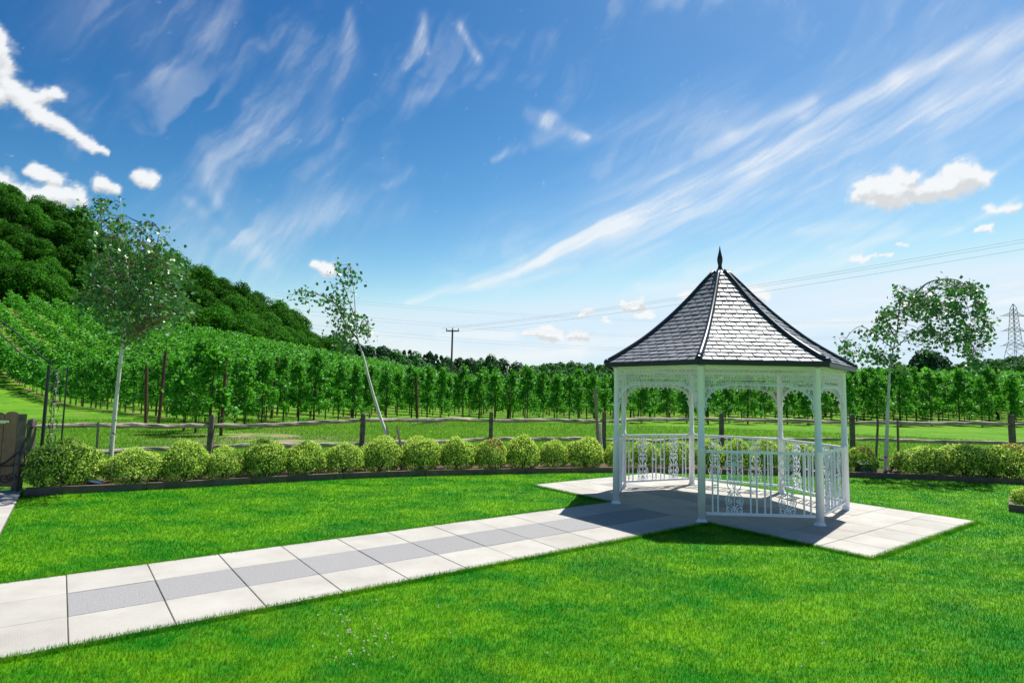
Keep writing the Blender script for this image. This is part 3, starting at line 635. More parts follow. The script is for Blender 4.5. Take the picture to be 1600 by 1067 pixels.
a = at(1374, 717, 14.55)-np.array(t.location); b = at(1403, 719, 14.55)-np.array(t.location)
mb = MB(); mb.tube([a, (a+b)/2, b], .035, 4); obj('crossbar', mb.mesh('crossbar'), M['timber_dark'], t)
a = at(1393, 722, 14.5)-np.array(t.location); b = at(1403, 732, 14.5)-np.array(t.location)
mb = MB(); mb.tube([a, (a+b)/2, b], .014, 4); obj('brace', mb.mesh('brace'), M['timber_dark'], t)

# ------------------------------------------------------------------ gate, garden arch
gp = gnd(8, 766); gt_ = thing('wooden_gate', (gp[0], gp[1], 0), 'brown wooden board gate and rough post at the left edge beside the side path', 'gate')
def bx(x0, x1, y0, y1, Y):
    a = at(x0, y1, Y); b = at(x1, y0, Y); return a, b
for (x0, x1, ty, rnd) in ((-34, -14, 645, .01), (-12.5, 8, 645, .02), (9.5, 29.5, 644, .03)):
    a = at(x0, ty, 9.5)-gp; b = at(x1, ty, 9.5)-gp; w_ = b[0]-a[0]; cx = (a[0]+b[0])/2; mb = MB(); y_ = a[1]
    P = [(-w_/2, .06), (w_/2, .06), (w_/2, b[2]-.03), (w_*.3, b[2]), (0, b[2]+.01), (-w_*.3, b[2]), (-w_/2, b[2]-.03)]
    V = [(cx+x, y_-.012, z) for x, z in P]+[(cx+x, y_+.012, z) for x, z in P]; n = len(P)
    mb.add(V, [tuple(range(n)), tuple(range(n, 2*n))[::-1]]+[((i+1) % n, i, n+i, n+(i+1) % n) for i in range(n)]); obj('board', mb.mesh('board'), M['gate'], gt_)
mb = MB(); y_ = .03
a = at(-38, 672, 9.56)-gp; b = at(29, 672, 9.56)-gp; mb.box(((a[0]+b[0])/2, a[1], a[2]), (b[0]-a[0], .03, .09)); obj('crossbar', mb.mesh('crossbar'), M['gate'], gt_)
a = at(-38, 740, 9.56)-gp; mb = MB(); mb.box(((a[0]+b[0])/2, a[1], a[2]), (b[0]-a[0], .03, .09)); obj('crossbar', mb.mesh('crossbar'), M['gate'], gt_)
a = at(-8, 658, 9.47)-gp; b = at(15, 656, 9.47)-gp; mb = MB(); mb.box(((a[0]+b[0])/2, a[1], a[2]), (b[0]-a[0], .008, .035)); mb.box(((a[0]+b[0])/2+.03, a[1]-.008, a[2]-.02), (.09, .02, .015)); obj('hinge_strap', mb.mesh('hinge_strap'), M['metal'], gt_)
a = at(35, 647, 9.5)-gp; b = at(35, 647, 9.5)-gp; mb = MB(); mb.tube([(a[0], .0, -.1), (a[0]+.01, .0, .5), (a[0]-.01, .0, .9), (b[0], 0, b[2])], [.07, .062, .06, .055], 8, wob=.12); obj('post', mb.mesh('post'), M['timber_dark'], gt_)
# iron arch: two hoops with trellis sides; near side leg at x~62px
A1 = at(62, 735, 10.8); ar = thing('garden_arch', (A1[0], A1[1], 0), 'dark iron garden arch with scrolled trellis side rising behind the wooden gate', 'arch')
H1 = at(64, 567, 10.8)[2]
def hoop(dx, dy, name):
    P = [(dx, dy, -.05), (dx, dy, 1.0), (dx, dy, H1-.04)]
    q = [at(64, 567, 10.8), at(50, 563, 10.8), at(35, 555, 10.8), at(15, 535, 10.8), at(0, 522, 10.8), at(-30, 498, 10.8), at(-62, 482, 10.8), at(-110, 476, 10.8), at(-160, 486, 10.8), at(-205, 510, 10.8)]
    mb = MB(); mb.tube(P, .028 if dy == 0 else .014, 8); obj('leg', mb.mesh('leg'), M['iron'], ar)
    P2 = spl([tuple(p-A1+np.array([dx, dy, A1[2]])) for p in q], 4); mb = MB(); mb.tube(P2, .011, 6); obj('arch_bar', mb.mesh('arch_bar'), M['iron'], ar)
    e = P2[-1]; mb = MB(); mb.tube([(e[0], e[1], e[2]), (e[0], e[1], 0)], .02, 6); obj('leg', mb.mesh('leg'), M['iron'], ar)
hoop(0, 0, ''); hoop(-.12, .62, '')
for i in range(7):
    z = .25+i*.28; mb = MB(); mb.tube([(0, 0, z), (-.12, .62, z)], .007, 5); obj('trellis_bar', mb.mesh('trellis_bar'), M['iron'], ar)
for i in range(6):
    z = .39+i*.28; mb = MB()
    for s_ in (1, -1):
        sp_ = spiral(0, 0, .13, 1.5, PI/2*s_, s_, .02); mb.tube([(-.06+p[0]*.19, .31+p[0]*1.0, z+p[1]) for p in sp_], .006, 4)
    obj('scroll', mb.mesh('scroll'), M['iron'], ar)
for (px, w_) in ((43, .2), (47, .2)):
    mb = MB(); x_ = -.04-.1*(px == 43); mb.tube([(x_, .2+.2*(px == 43), .05), (x_, .2+.2*(px == 43), H1-.3)], .006, 4); obj('trellis_bar', mb.mesh('trellis_bar'), M['iron'], ar)
# iron bracket beside the gate post
br = gnd(38, 766); ib = thing('iron_garden_seat', (br[0]-.06, br[1]-.1, 0), 'dark iron scrolled seat end standing in front of the gate post', 'garden seat')
mb = MB(); mb.tube([(-.30, 0, .0), (-.30, 0, .42)], .013, 6); obj('leg', mb.mesh('leg'), M['iron'], ib)
mb = MB(); mb.tube([(.02, 0, .0), (.03, .0, .5), (.0, .02, .62), (.1, .05, .92), (.12, .08, 1.0)], .013, 6); obj('leg', mb.mesh('leg'), M['iron'], ib)
mb = MB(); mb.tube([(-.30, 0, .40), (-.2, 0, .44), (-.02, 0, .60)], .014, 6); mb.tube([(-.33, 0, .38), (.5, .05, .42)], .010, 6); obj('arm', mb.mesh('arm'), M['iron'], ib)
mb = MB()
for s_ in (1, -1): 
    mb.tube([(-.14+p[0], 0, .2+p[1]) for p in spiral(s_*.05, 0, .09, 1.5, 0, s_)], .008, 5)
obj('scroll', mb.mesh('scroll'), M['iron'], ib)
for i in range(4):
    mb = MB(); mb.box((.12+.0, .02+.09*i, .42), (.46, .05, .018)); obj('seat_slat', mb.mesh('seat_slat'), M['iron'], ib)

# ------------------------------------------------------------------ garden lamps
def spot(px, py, Y, label, tilt, r_=.045, L=.14, rz=0):
    p = at(px, py, Y); t = thing('spotlight', (p[0], p[1], 0.03), label, 'spotlight', 'small metal garden spotlights in the bed')
    h = max(p[2]-.03, .05); mb = MB(); mb.tube([(0, 0, 0), (0, 0, h)], .008, 6); obj('spike', mb.mesh('spike'), M['black'], t)
    d = Vector((math.sin(rz)*math.sin(tilt), -math.cos(rz)*math.sin(tilt), math.cos(tilt))); o_ = Vector((0, 0, h))
    mb = MB(); mb.tube([tuple(o_-d*L*.5), tuple(o_-d*L*.48), tuple(o_+d*L*.3), tuple(o_+d*L*.5)], [r_*.5, r_*.8, r_, r_], 14); obj('housing', mb.mesh('housing'), M['metal'], t, smooth=False)
    mb = MB(); mb.tube([tuple(o_+d*L*.5), tuple(o_+d*(L*.5+.006))], r_*.85, 14); obj('lens', mb.mesh('lens'), M['black'], t)
spot(149, 757, 10.0, 'silver cylindrical spotlight lying low beside the far left shrub', 1.35, .05, .2, rz=-1.2)
spot(628, 732, 12.6, 'small metal spotlight in the gap right of the leaning birch', .5, .045, .12)
spot(1392, 733, 14.2, 'small silver spotlight at the foot of the right birch', .7, .045, .14)
p = gnd(1351, 743); t = thing('floodlight', (p[0], p[1]+.03, .05), 'black box floodlight sitting on the edging left of the right birch', 'floodlight')
mb = MB(); V = [(-.15, -.10, 0), (.15, -.10, 0), (.15, .10, 0), (-.15, .10, 0), (-.14, -.06, .20), (.14, -.06, .20), (.14, .09, .24), (-.14, .09, .24)]
mb.add(V, [(3,2,1,0),(0,1,5,4),(1,2,6,5),(2,3,7,6),(3,0,4,7),(4,5,6,7)]); obj('housing', mb.mesh('housing'), M['black'], t)
mb = MB(); mb.box((0, .01, .235), (.31, .20, .012), Matrix.Rotation(.16, 4, 'X')); obj('hood', mb.mesh('hood'), M['metal'], t)
mb = MB(); mb.box((-.045, -.101, .05), (.06, .006, .012)); mb.box((.05, -.101, .05), (.06, .006, .012)); obj('catch', mb.mesh('catch'), M['metal'], t)
mb = MB(); mb.tube([(.15, 0, .1), (.22, .02, .12), (.30, .03, .05), (.34, .03, -.02)], .01, 5); obj('cable', mb.mesh('cable'), M['black'], t)

# ------------------------------------------------------------------ leaf tools
def rvec(n): v = rng.normal(size=(n, 3)); return v/np.linalg.norm(v, axis=1)[:, None]
def leafquads(c, size, asp=.6, up=None, upw=0., fold=True):
    n = len(c); nr = rvec(n)
    if up is not None: nr = nr+up*upw; nr /= np.linalg.norm(nr, axis=1)[:, None]
    d = rvec(n); d -= nr*(d*nr).sum(1)[:, None]; d /= np.linalg.norm(d, axis=1)[:, None]; s_ = np.cross(nr, d)
    sz = size*rng.uniform(.65, 1.25, n)[:, None]
    return np.stack([c-d*sz*.5, c+s_*sz*asp*.5-d*sz*.08+nr*sz*.06, c+d*sz*.5, c-s_*sz*asp*.5-d*sz*.08+nr*sz*.06], 1)

# orchard trees
def crown_pts(h0, h1, R_, n):
    z = h0+(h1-h0)*rng.beta(1.15, 1.35, n); nb = 16
    bz = np.linspace(h0+.15, h1-.1, nb); ba = rng.uniform(0, 2*PI, nb)
    k = rng.integers(0, nb, n); 
    fz = (bz[k]-h0)/(h1-h0); rad = R_*(1.05-.75*fz**1.3)*rng.uniform(.65, 1.15, nb)[k]
    t = rng.uniform(.15, 1, n)**.7
    x = np.cos(ba[k])*rad*t; y = np.sin(ba[k])*rad*t; zz = bz[k]+t*.22*rng.uniform(-.2, 1, nb)[k]
    p = np.stack([x, y, zz], 1)+rng.normal(0, .11, (n, 3)); return p
TOPS = 2.95
OV = []
for v in range(6):
    h = TOPS*rng.uniform(.88, 1.10); c = crown_pts(rng.uniform(.40, .62), h, .74, 1700); extra = np.stack([rng.normal(0, .05, 60), rng.normal(0, .05, 60), rng.uniform(h-.5, h+.28, 60)], 1)
    c = np.vstack([c, extra]); cm = fastmesh('crown', leafquads(c, .135, .75, np.array([0, 0, 1.]), .5), 4); cm.materials.append(M['leaf_or'])
    mb = MB(); lean = rng.normal(0, .05, 2); P = [(0, 0, -.1), (lean[0]*.4, lean[1]*.4, 1.), (lean[0], lean[1], h-.3)]; mb.tube(P, [.038, .032, .012], 6)
    for q in range(9):
        a = rng.uniform(0, 2*PI); z = .9+q*.2; mb.tube([(lean[0]*.5, lean[1]*.5, z), (math.cos(a)*.45*(1-q*.07), math.sin(a)*.45*(1-q*.07), z+.2)], [.016, .006], 4)
    mb.tube([(.07, .03, -.1), (.07, .03, 1.9)], .015, 5)
    tm = mb.mesh('trunk'); tm.materials.append(M['bark_dark']); OV.append((cm, tm, h))
cand = []
for i in range(-30, 80):
    for j in range(0, 170):
        P = np.array(RS)+np.array(RN)*i*RSP+np.array(RU)*(j*1.45+rng.uniform(-.12, .12))-np.array(RU)*75
        X, Y = P+rng.normal(0, .07, 2)
        if Y < 18 or not in_orch(X, Y) or abs(X/Y) > 1.02: continue
        cand.append((X, Y, i))
cand.sort(key=lambda c: math.hypot(c[0], c[1]))
near = []; far = []
for c in cand: (near if len(near) < 299 and abs(c[0]/c[1]) < .93 else far).append(c)
rowfirst = {}
for n, (X, Y, i) in enumerate(near):
    if i not in rowfirst: rowfirst[i] = n
ordn = 'first second third fourth fifth sixth seventh eighth ninth tenth eleventh twelfth thirteenth fourteenth fifteenth sixteenth seventeenth eighteenth nineteenth twentieth twenty-first twenty-second twenty-third twenty-fourth twenty-fifth twenty-sixth twenty-seventh twenty-eighth twenty-ninth thirtieth'.split()
firsts = sorted(rowfirst.values(), key=lambda n: near[n][0]/near[n][1])
LM = [(20, 'the wooden gate'), (60, 'the iron arch'), (98, 'the large far left shrub'), (150, 'the slim left stake'), (180, 'the left birch trunk'), (229, 'the thin brown post'), (255, 'the leaning dark post'), (290, 'the domed shrub left of the first fence post'),
      (332, 'the first fence post'), (375, 'the bare soil patch'), (413, 'the tall domed shrub'), (445, 'the gap after the tall domed shrub'), (480, 'the shrub midway between two fence posts'), (530, 'the rail left of the second fence post'), (568, 'the second fence post'), (605, 'the base of the leaning birch'),
      (650, 'the shrub right of the braced stake'), (705, 'the utility pole'), (740, 'the fence rail left of its middle post'), (768, 'the middle fence post'), (795, 'the tall dark red post'), (830, 'the tallest round shrub'), (870, 'the small shrub between larger ones'), (905, 'the wide shrub'), (932, 'the tall leaning pale post'),
      (968, 'the left gazebo columns'), (1010, 'the left scroll panel of the back railing'), (1050, 'the right scroll panel of the back railing'), (1085, 'the middle gazebo columns'), (1127, 'the fence post inside the gazebo view'), (1175, 'the right half of the front railing'), (1219, 'the back right gazebo column'), (1250, 'the gap beside the front right column'), (1280, 'the front right column'), (1322, 'the rightmost gazebo column'),
      (1355, 'the black floodlight'), (1385, 'the right birch trunk'), (1442, 'the wide shrub right of the birch'), (1508, 'the large overhanging shrub'), (1580, 'the last fence post')]
bins = {}
for n, (X, Y, i) in enumerate(near):
    P_ = np.array([X, Y, 0.])-np.array([0, 0, CAMH]); pxx = 800+FPX*(P_@RT)/(P_@FW); b_ = min(range(len(LM)), key=lambda q: abs(LM[q][0]-pxx)); bins.setdefault(b_, []).append((math.hypot(X, Y), n))
orch_lab = {}
for b_, L0_ in bins.items():
    for q, (_, n) in enumerate(sorted(L0_)): orch_lab[n] = f"{'nearest' if q == 0 else ordn[min(q, 19)]+' nearest'} orchard tree in line behind {LM[b_][1]}"
for n, (X, Y, i) in enumerate(near):
    a = X/Y
    lab = orch_lab[n]
    z = float(G(X, Y))-.06; cm, tm, h = OV[rng.integers(0, 6)]
    t = thing('orchard_tree', (X, Y, z), lab, 'tree', 'orchard trees planted in rows beyond the fence', rz=rng.uniform(0, 6.28))
    s_ = rng.uniform(.88, 1.10); s_ *= 1.0+.22*S((a-.35)/.3); t.scale = (s_*1.02, s_*1.02, s_)
    obj('crown', cm, None, t); obj('trunk', tm, None, t)
LV = []; TV = MB()
low_ = [leafquads(crown_pts(.5, TOPS, .74, 230), .28, .75, np.array([0, 0, 1.]), .5) for _ in range(4)]
for (X, Y, i) in far:
    z = float(G(X, Y))-.06; q = low_[rng.integers(0, 4)].copy(); a = rng.uniform(0, 6.28); ca, sa = math.cos(a), math.sin(a); s_ = rng.uniform(.9, 1.12)*(1.0+.22*S((X/Y-.35)/.3))
    if Y > 75: q = q[::2]
    x = q[..., 0]*ca-q[..., 1]*sa; y = q[..., 0]*sa+q[..., 1]*ca; wd_ = 1.08+.30*min(max((Y-45)/30, 0), 1); LV.append(np.stack([x*s_*wd_+X, y*s_*wd_+Y, q[..., 2]*s_+z], -1))
    if Y < 90: TV.tube([(X, Y, z), (X, Y, z+1.8)], [.038, .032], 4, cap=False)
far_o = obj('distant_orchard_trees', fastmesh('distant_orchard_trees', np.concatenate(LV), 4), M['leaf_or']); tag(far_o, 'distant orchard rows covering the far slope up to the wood', 'trees', kind='stuff')
obj('trunks', TV.mesh('trunks'), M['bark_dark'], far_o)['kind'] = 'stuff'
# tall end posts of rows
for n, (tx, ty, bx_, by) in enumerate([(259, 548, 248, 660), (229, 573, 228, 662), (354, 560, 345, 678), (433, 558, 424, 652), (490, 565, 485, 645), (554, 585, 550, 650), (797, 572, 794, 653), (650, 590, 652, 655), (1285, 572, 1290, 655), (1556, 575, 1560, 660)]):
    b = gnd(bx_, by); top = at(tx, ty, b[1]); Lb = ['leaning dark post in front of the left slope right of the left birch', 'thin brown post just right of the left birch trunk', 'tall reddish post rising behind the first fence post', 'tall brown post among orchard trees left of the middle birch', 'brown post standing behind the fence left of the second fence post', 'slim brown post directly left of the leaning birch trunk', 'tall dark red post above the orchard between utility pole and gazebo', 'short brown post among orchard trees left of the utility pole', 'brown post seen through the gazebo beside its front right column', 'dark post in the orchard behind the last fence post at the right'][n]
    stake((b[0], b[1], float(G(b[0], b[1]))-.1), top, .055*b[1]/30+.02, Lb, name='orchard_post', m_='post_or', cat='post', sq=False)

# ------------------------------------------------------------------ woodland trees
def wood_crown(R_, H, nl, nq, size, col, cone=False, name='crown'):
    cs = []; rs_ = []
    for _ in range(nl):
        v = rvec(1)[0]; v[2] = abs(v[2])*1.0-.25; k = rng.uniform(.45, .8)
        cs.append((v[0]*R_*k, v[1]*R_*k, H*.50+v[2]*H*.44*k/.7)); rs_.append(rng.uniform(.17, .36)*R_)
    cs.append((0, 0, H*.5)); rs_.append(R_*.62); cs.append((0, 0, H*.78)); rs_.append(R_*.45)
    cs = np.array(cs); rs_ = np.array(rs_); k = rng.choice(len(cs), nq, p=(rs_**2)/(rs_**2).sum()); d = rvec(nq); d[:, 2] = np.where(rng.random(nq) < .7, np.abs(d[:, 2]), d[:, 2])
    c = cs[k]+d*(rs_[k]*rng.uniform(.8, 1.08, nq))[:, None]
    if cone: c[:, 0] *= (1.15-.8*c[:, 2]/H); c[:, 1] *= (1.15-.8*c[:, 2]/H)
    c += rng.normal(0, R_*.02, c.shape); 
    n = len(c); nr = rvec(n)*.6+d; nr /= np.linalg.norm(nr, axis=1)[:, None]
    t_ = rvec(n); t_ -= nr*(t_*nr).sum(1)[:, None]; t_ /= np.linalg.norm(t_, axis=1)[:, None]; s_ = np.cross(nr, t_); sz = size*rng.uniform(.6, 1.35, n)[:, None]
    me_ = fastmesh(name, np.stack([c-t_*sz*.5, c+s_*sz*.42, c+t_*sz*.5, c-s_*sz*.42], 1), 4); me_.materials.append(M[col]); return me_
def trunk_mesh(H, r_):
    mb = MB(); mb.tube([(0, 0, -1), (0, 0, H*.35), (.2, 0, H*.7)], [r_, r_*.8, r_*.3], 7)
    for q in range(5):
        a = q*1.3; mb.tube([(0, 0, H*.3+q*.05*H), (math.cos(a)*H*.2, math.sin(a)*H*.2, H*.5+q*.06*H)], [r_*.4, r_*.12], 5)
    m_ = mb.mesh('trunk'); m_.materials.append(M['bark_dark']); return m_
WV = [wood_crown(5.5, 10.5, 34, 9500, .34, 'leaf_wood') for _ in range(6)]; WT = trunk_mesh(10, .25)
n = 0
for r_i, (t0, nlab) in enumerate(((.04, 'edge'), (.22, 'mid'), (.42, 'mid'), (.64, 'mid'), (.86, 'sky'), (1.08, 'sky'))):
    a = -1.0; kk_ = 0
    while a < -.285:
        yf = float(yfar(a)); Y = yf+2.5+t0*50; X = a*Y+rng.uniform(-1, 1); Y += rng.uniform(-2, 2)
        sc_ = rng.uniform(.62, 1.05)*(1. if a < -.36 else .8)
        if rise(a) > 2 or r_i < 3:
            kk_ += 1; lab = f'{ordn[min(kk_-1, 29)]} tree from the left in the '+['lowest', 'second lowest', 'third lowest', 'fourth lowest', 'second highest', 'skyline'][r_i]+' tier of the hillside wood'
            t = thing('woodland_tree', (X, Y, float(G(X, Y))-2.2), lab, 'tree', 'trees of the wood on the left hillside', rz=rng.uniform(0, 6.28)); t.scale = (sc_, sc_, sc_*rng.uniform(.9, 1.22))
            obj('crown', WV[n % 6], None, t); obj('trunk', WT, None, t); n += 1
        a += 4.9*sc_/Y*rng.uniform(.75, 1.25)
# treeline beyond the orchard: px, top px, width px, depth, kind
DV = [wood_crown(4.5, 11, 12, 2200, .62, 'leaf_dark') for _ in range(3)]+[wood_crown(2.4, 12, 10, 1500, .5, 'leaf_dark', True)]
MV = [wood_crown(5, 10, 13, 2200, .62, 'leaf_mid') for _ in range(3)]
TL = [(528, 520, 40, 175, 'm'), (552, 532, 34, 190, 'd'), (575, 536, 30, 190, 'd'), (598, 537, 30, 200, 'd'), (618, 545, 34, 190, 'm'), (632, 537, 13, 200, 'p'), (641, 536, 13, 200, 'p'), (650, 548, 30, 190, 'm'),
      (664, 544, 12, 205, 'p'), (672, 546, 16, 200, 'd'), (682, 543, 13, 205, 'p'), (690, 545, 13, 205, 'p'), (700, 556, 26, 190, 'm'), (718, 556, 26, 200, 'd'), (735, 556, 26, 200, 'd'), (752, 558, 24, 190, 'm'),
      (768, 552, 26, 185, 'm'), (786, 556, 28, 190, 'd'), (808, 562, 30, 195, 'd'), (828, 574, 16, 185, 'd'), (600, 556, 30, 170, 'm'), (635, 560, 34, 170, 'm'), (668, 566, 30, 170, 'm'), (695, 572, 26, 165, 'm'), (722, 572, 28, 170, 'd'), (866, 578, 16, 190, 'd'),
      (1445, 540, 42, 75, 'd'), (1460, 545, 36, 76, 'd'), (1430, 555, 26, 75, 'd')]
kl = {'m': 'mid green bushy tree in the treeline beyond the orchard', 'd': 'dark dense tree in the treeline beyond the orchard', 'p': 'narrow upright poplar in the treeline beyond the orchard'}
tlc = {}
for (px, ty, w_, Y, kd) in TL:
    top = at(px, ty, Y); gz_ = float(G(top[0], Y)); H = top[2]-gz_; R_ = w_/FPX*Y/2
    me_, R0, H0 = (MV[rng.integers(0, 3)], 5., 10.3) if kd == 'm' else ((DV[rng.integers(0, 3)], 4.5, 11.3) if kd == 'd' else (DV[3], 2.2, 12.5))
    if H < 3: gz_ -= 3; H += 3
    tlc[kd] = tlc.get(kd, 0)+1; lab = {'m': 'bushy mid green tree', 'd': 'dark dense tree', 'p': 'narrow upright poplar'}[kd]+f' of the treeline, {ordn[sorted(q[0] for q in TL if q[4] == kd and q[3] > 100).index(px) if Y > 100 else 0]} such tree from the left'
    if Y < 100: lab = ['large dark bushy tree behind the crown of the right birch', 'right half of the dark tree clump behind the right birch', 'low left bush of the dark clump behind the right birch'][[1445, 1460, 1430].index(px)]
    t = thing('treeline_tree', (top[0], Y, gz_), lab, 'tree', 'trees in the line beyond the orchard', rz=rng.uniform(0, 6.28)); t.scale = (R_/R0*1.6, R_/R0*1.6, H/H0)
    obj('crown', me_, None, t); obj('trunk', WT, None, t)
# far wood across the valley (individual crowns)
def quads_of(me_): a = np.empty(len(me_.vertices)*3, np.float32); me_.vertices.foreach_get('co', a); return a.reshape(-1, 4, 3)
FV = [quads_of(wood_crown(7, 11, 12, 420, 1.7, 'leaf_mid')) for _ in range(4)]; FQ = []
for px in np.arange(815, 1640, 11):
    for (dy, Y) in ((0, 430), (7, 400), (13, 370)):
        ty = np.interp(px, [800, 830, 860, 900, 950, 1100, 1330, 1400, 1480, 1540, 1600, 1650], [575, 570, 565, 567, 571, 574, 576, 573, 571, 562, 557, 555])+rng.uniform(-2.5, 2.5)+dy
        top = at(px+rng.uniform(-5, 5), ty, Y); s_ = rng.uniform(.75, 1.2); q = FV[rng.integers(0, 4)].copy(); a = rng.uniform(0, 6.28)
        x = q[..., 0]*math.cos(a)-q[..., 1]*math.sin(a); y = q[..., 0]*math.sin(a)+q[..., 1]*math.cos(a); FQ.append(np.stack([x*s_+top[0], y*s_+Y, (q[..., 2]-11.5)*s_+top[2]], -1))
tag(obj('distant_wood', fastmesh('distant_wood', np.concatenate(FQ), 4), M['leaf_mid']), 'far off green wood along the horizon behind the orchard', 'wood', kind='stuff')

# ------------------------------------------------------------------ variegated shrubs
def shrub_mesh(nred):
    n = 8500; d = rvec(n); d[:, 2] = np.where(rng.random(n) < .8, np.abs(d[:, 2])*1.05-.1, -np.abs(d[:, 2])*.55)
    lump = np.ones(n)
    for _ in range(30):
        v = rvec(1)[0]; v[2] = abs(v[2]); lump += rng.uniform(-.14, .12)*np.exp(-((d-v)**2).sum(1)/.10)
    r_ = lump*(rng.uniform(.68, 1.04, n)**.5+.10*(rng.random(n) < .05)*rng.random(n)); c = d*r_[:, None]; c[:, 2] = np.maximum(c[:, 2]*.72+.34, .02)
    up = d/np.linalg.norm(d, axis=1)[:, None]; q = leafquads(c, .066, .65, up, .7)
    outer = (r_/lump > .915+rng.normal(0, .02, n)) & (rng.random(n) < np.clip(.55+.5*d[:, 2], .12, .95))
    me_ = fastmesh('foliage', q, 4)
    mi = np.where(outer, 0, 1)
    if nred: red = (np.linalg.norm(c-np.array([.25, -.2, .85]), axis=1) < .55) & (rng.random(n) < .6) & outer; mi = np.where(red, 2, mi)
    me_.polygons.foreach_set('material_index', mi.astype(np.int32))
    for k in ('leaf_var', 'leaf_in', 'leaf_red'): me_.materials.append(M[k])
    return me_
SV = [shrub_mesh(False) for _ in range(4)]; SRd = shrub_mesh(True)
mb = MB()
for q in range(7):
    a = q*.9; mb.tube([(0, 0, -.02), (math.cos(a)*.25, math.sin(a)*.25, .35), (math.cos(a)*.5, math.sin(a)*.5, .75)], [.03, .02, .008], 5)
ST = mb.mesh('stems'); ST.materials.append(M['bark_dark'])
SH = [(98, 104, 688, 0, 'large variegated shrub at the left end beside the gate post'), (212, 92, 700, 0, 'variegated shrub just right of the left birch trunk'), (288, 78, 689, 0, 'domed variegated shrub left of the first fence post'),
      (350, 62, 699, 0, 'smaller variegated shrub right below the first fence post'), (413, 72, 687, 0, 'tall domed variegated shrub second right of the first fence post'), (478, 66, 690, 0, 'variegated shrub midway between the first and second fence posts'),
      (537, 66, 693, 0, 'variegated shrub just left of the second fence post'), (593, 70, 684, 0, 'variegated shrub at the foot of the leaning middle birch'), (657, 64, 682, 0, 'round variegated shrub right of the slanting braced stake'),
      (714, 64, 683, 0, 'round variegated shrub second left of the red tipped one'), (766, 52, 688, 1, 'variegated shrub with reddish tips below the middle fence post'), (817, 60, 681, 0, 'tall round variegated shrub right of the red tipped one'),
      (864, 50, 688, 0, 'small variegated shrub between two larger ones left of the leaning post'), (914, 66, 683, 0, 'wide round variegated shrub in front of the tall leaning post'), (965, 46, 690, 0, 'variegated shrub seen between the two left gazebo columns'),
      (1008, 54, 690, 0, 'variegated shrub behind the left scroll panel of the back railing'), (1055, 52, 689, 0, 'variegated shrub behind the back railing left of its back column'), (1108, 50, 687, 0, 'variegated shrub behind the front middle gazebo column'),
      (1152, 52, 686, 0, 'variegated shrub behind the centre of the gazebo railing'), (1200, 52, 688, 0, 'variegated shrub behind the back right gazebo column'), (1250, 54, 692, 0, 'variegated shrub behind the right side of the gazebo'), (1298, 44, 696, 0, 'variegated shrub partly hidden by the front right gazebo column'),
      (1345, 50, 700, 1, 'small variegated shrub with reddish tips beside the black floodlight'), (1442, 84, 700, 0, 'wide variegated shrub right of the right birch stakes'), (1508, 92, 694, 0, 'large variegated shrub overhanging the edging left of the last fence post'), (1578, 88, 696, 1, 'dark red tipped variegated shrub below the last fence post'), (1668, 90, 700, 0, 'variegated shrub at the far right end of the bed')]
for n, (px, w_, ty, red, lab) in enumerate(SH):
    Y = 12.
    for _ in range(6): X = (px-800)/FPX*Y/1.0; Y = float(edge_y(at(px, 740, Y)[0]))+.10+(w_/FPX*Y/2)*.95
    X = at(px, 740, Y)[0]; R_ = w_/FPX*Y/2*.97; H = at(px, ty, Y)[2]
    t = thing('variegated_shrub', (X, Y, .03), lab, 'shrub', 'rounded variegated shrubs along the bed', rz=rng.uniform(0, 6.28) if not red else 0)
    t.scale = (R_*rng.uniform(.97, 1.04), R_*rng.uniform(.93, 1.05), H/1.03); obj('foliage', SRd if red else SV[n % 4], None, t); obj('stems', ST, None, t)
p = gnd(1576, 797); t = thing('variegated_shrub', (p[0]+.60, p[1]+.07, -.02), 'lone clipped variegated shrub at the right edge inside its own corner edging', 'shrub', 'rounded variegated shrubs along the bed'); t.scale = (.36, .36, .46)
obj('foliage', SV[1], None, t); obj('stems', ST, None, t)

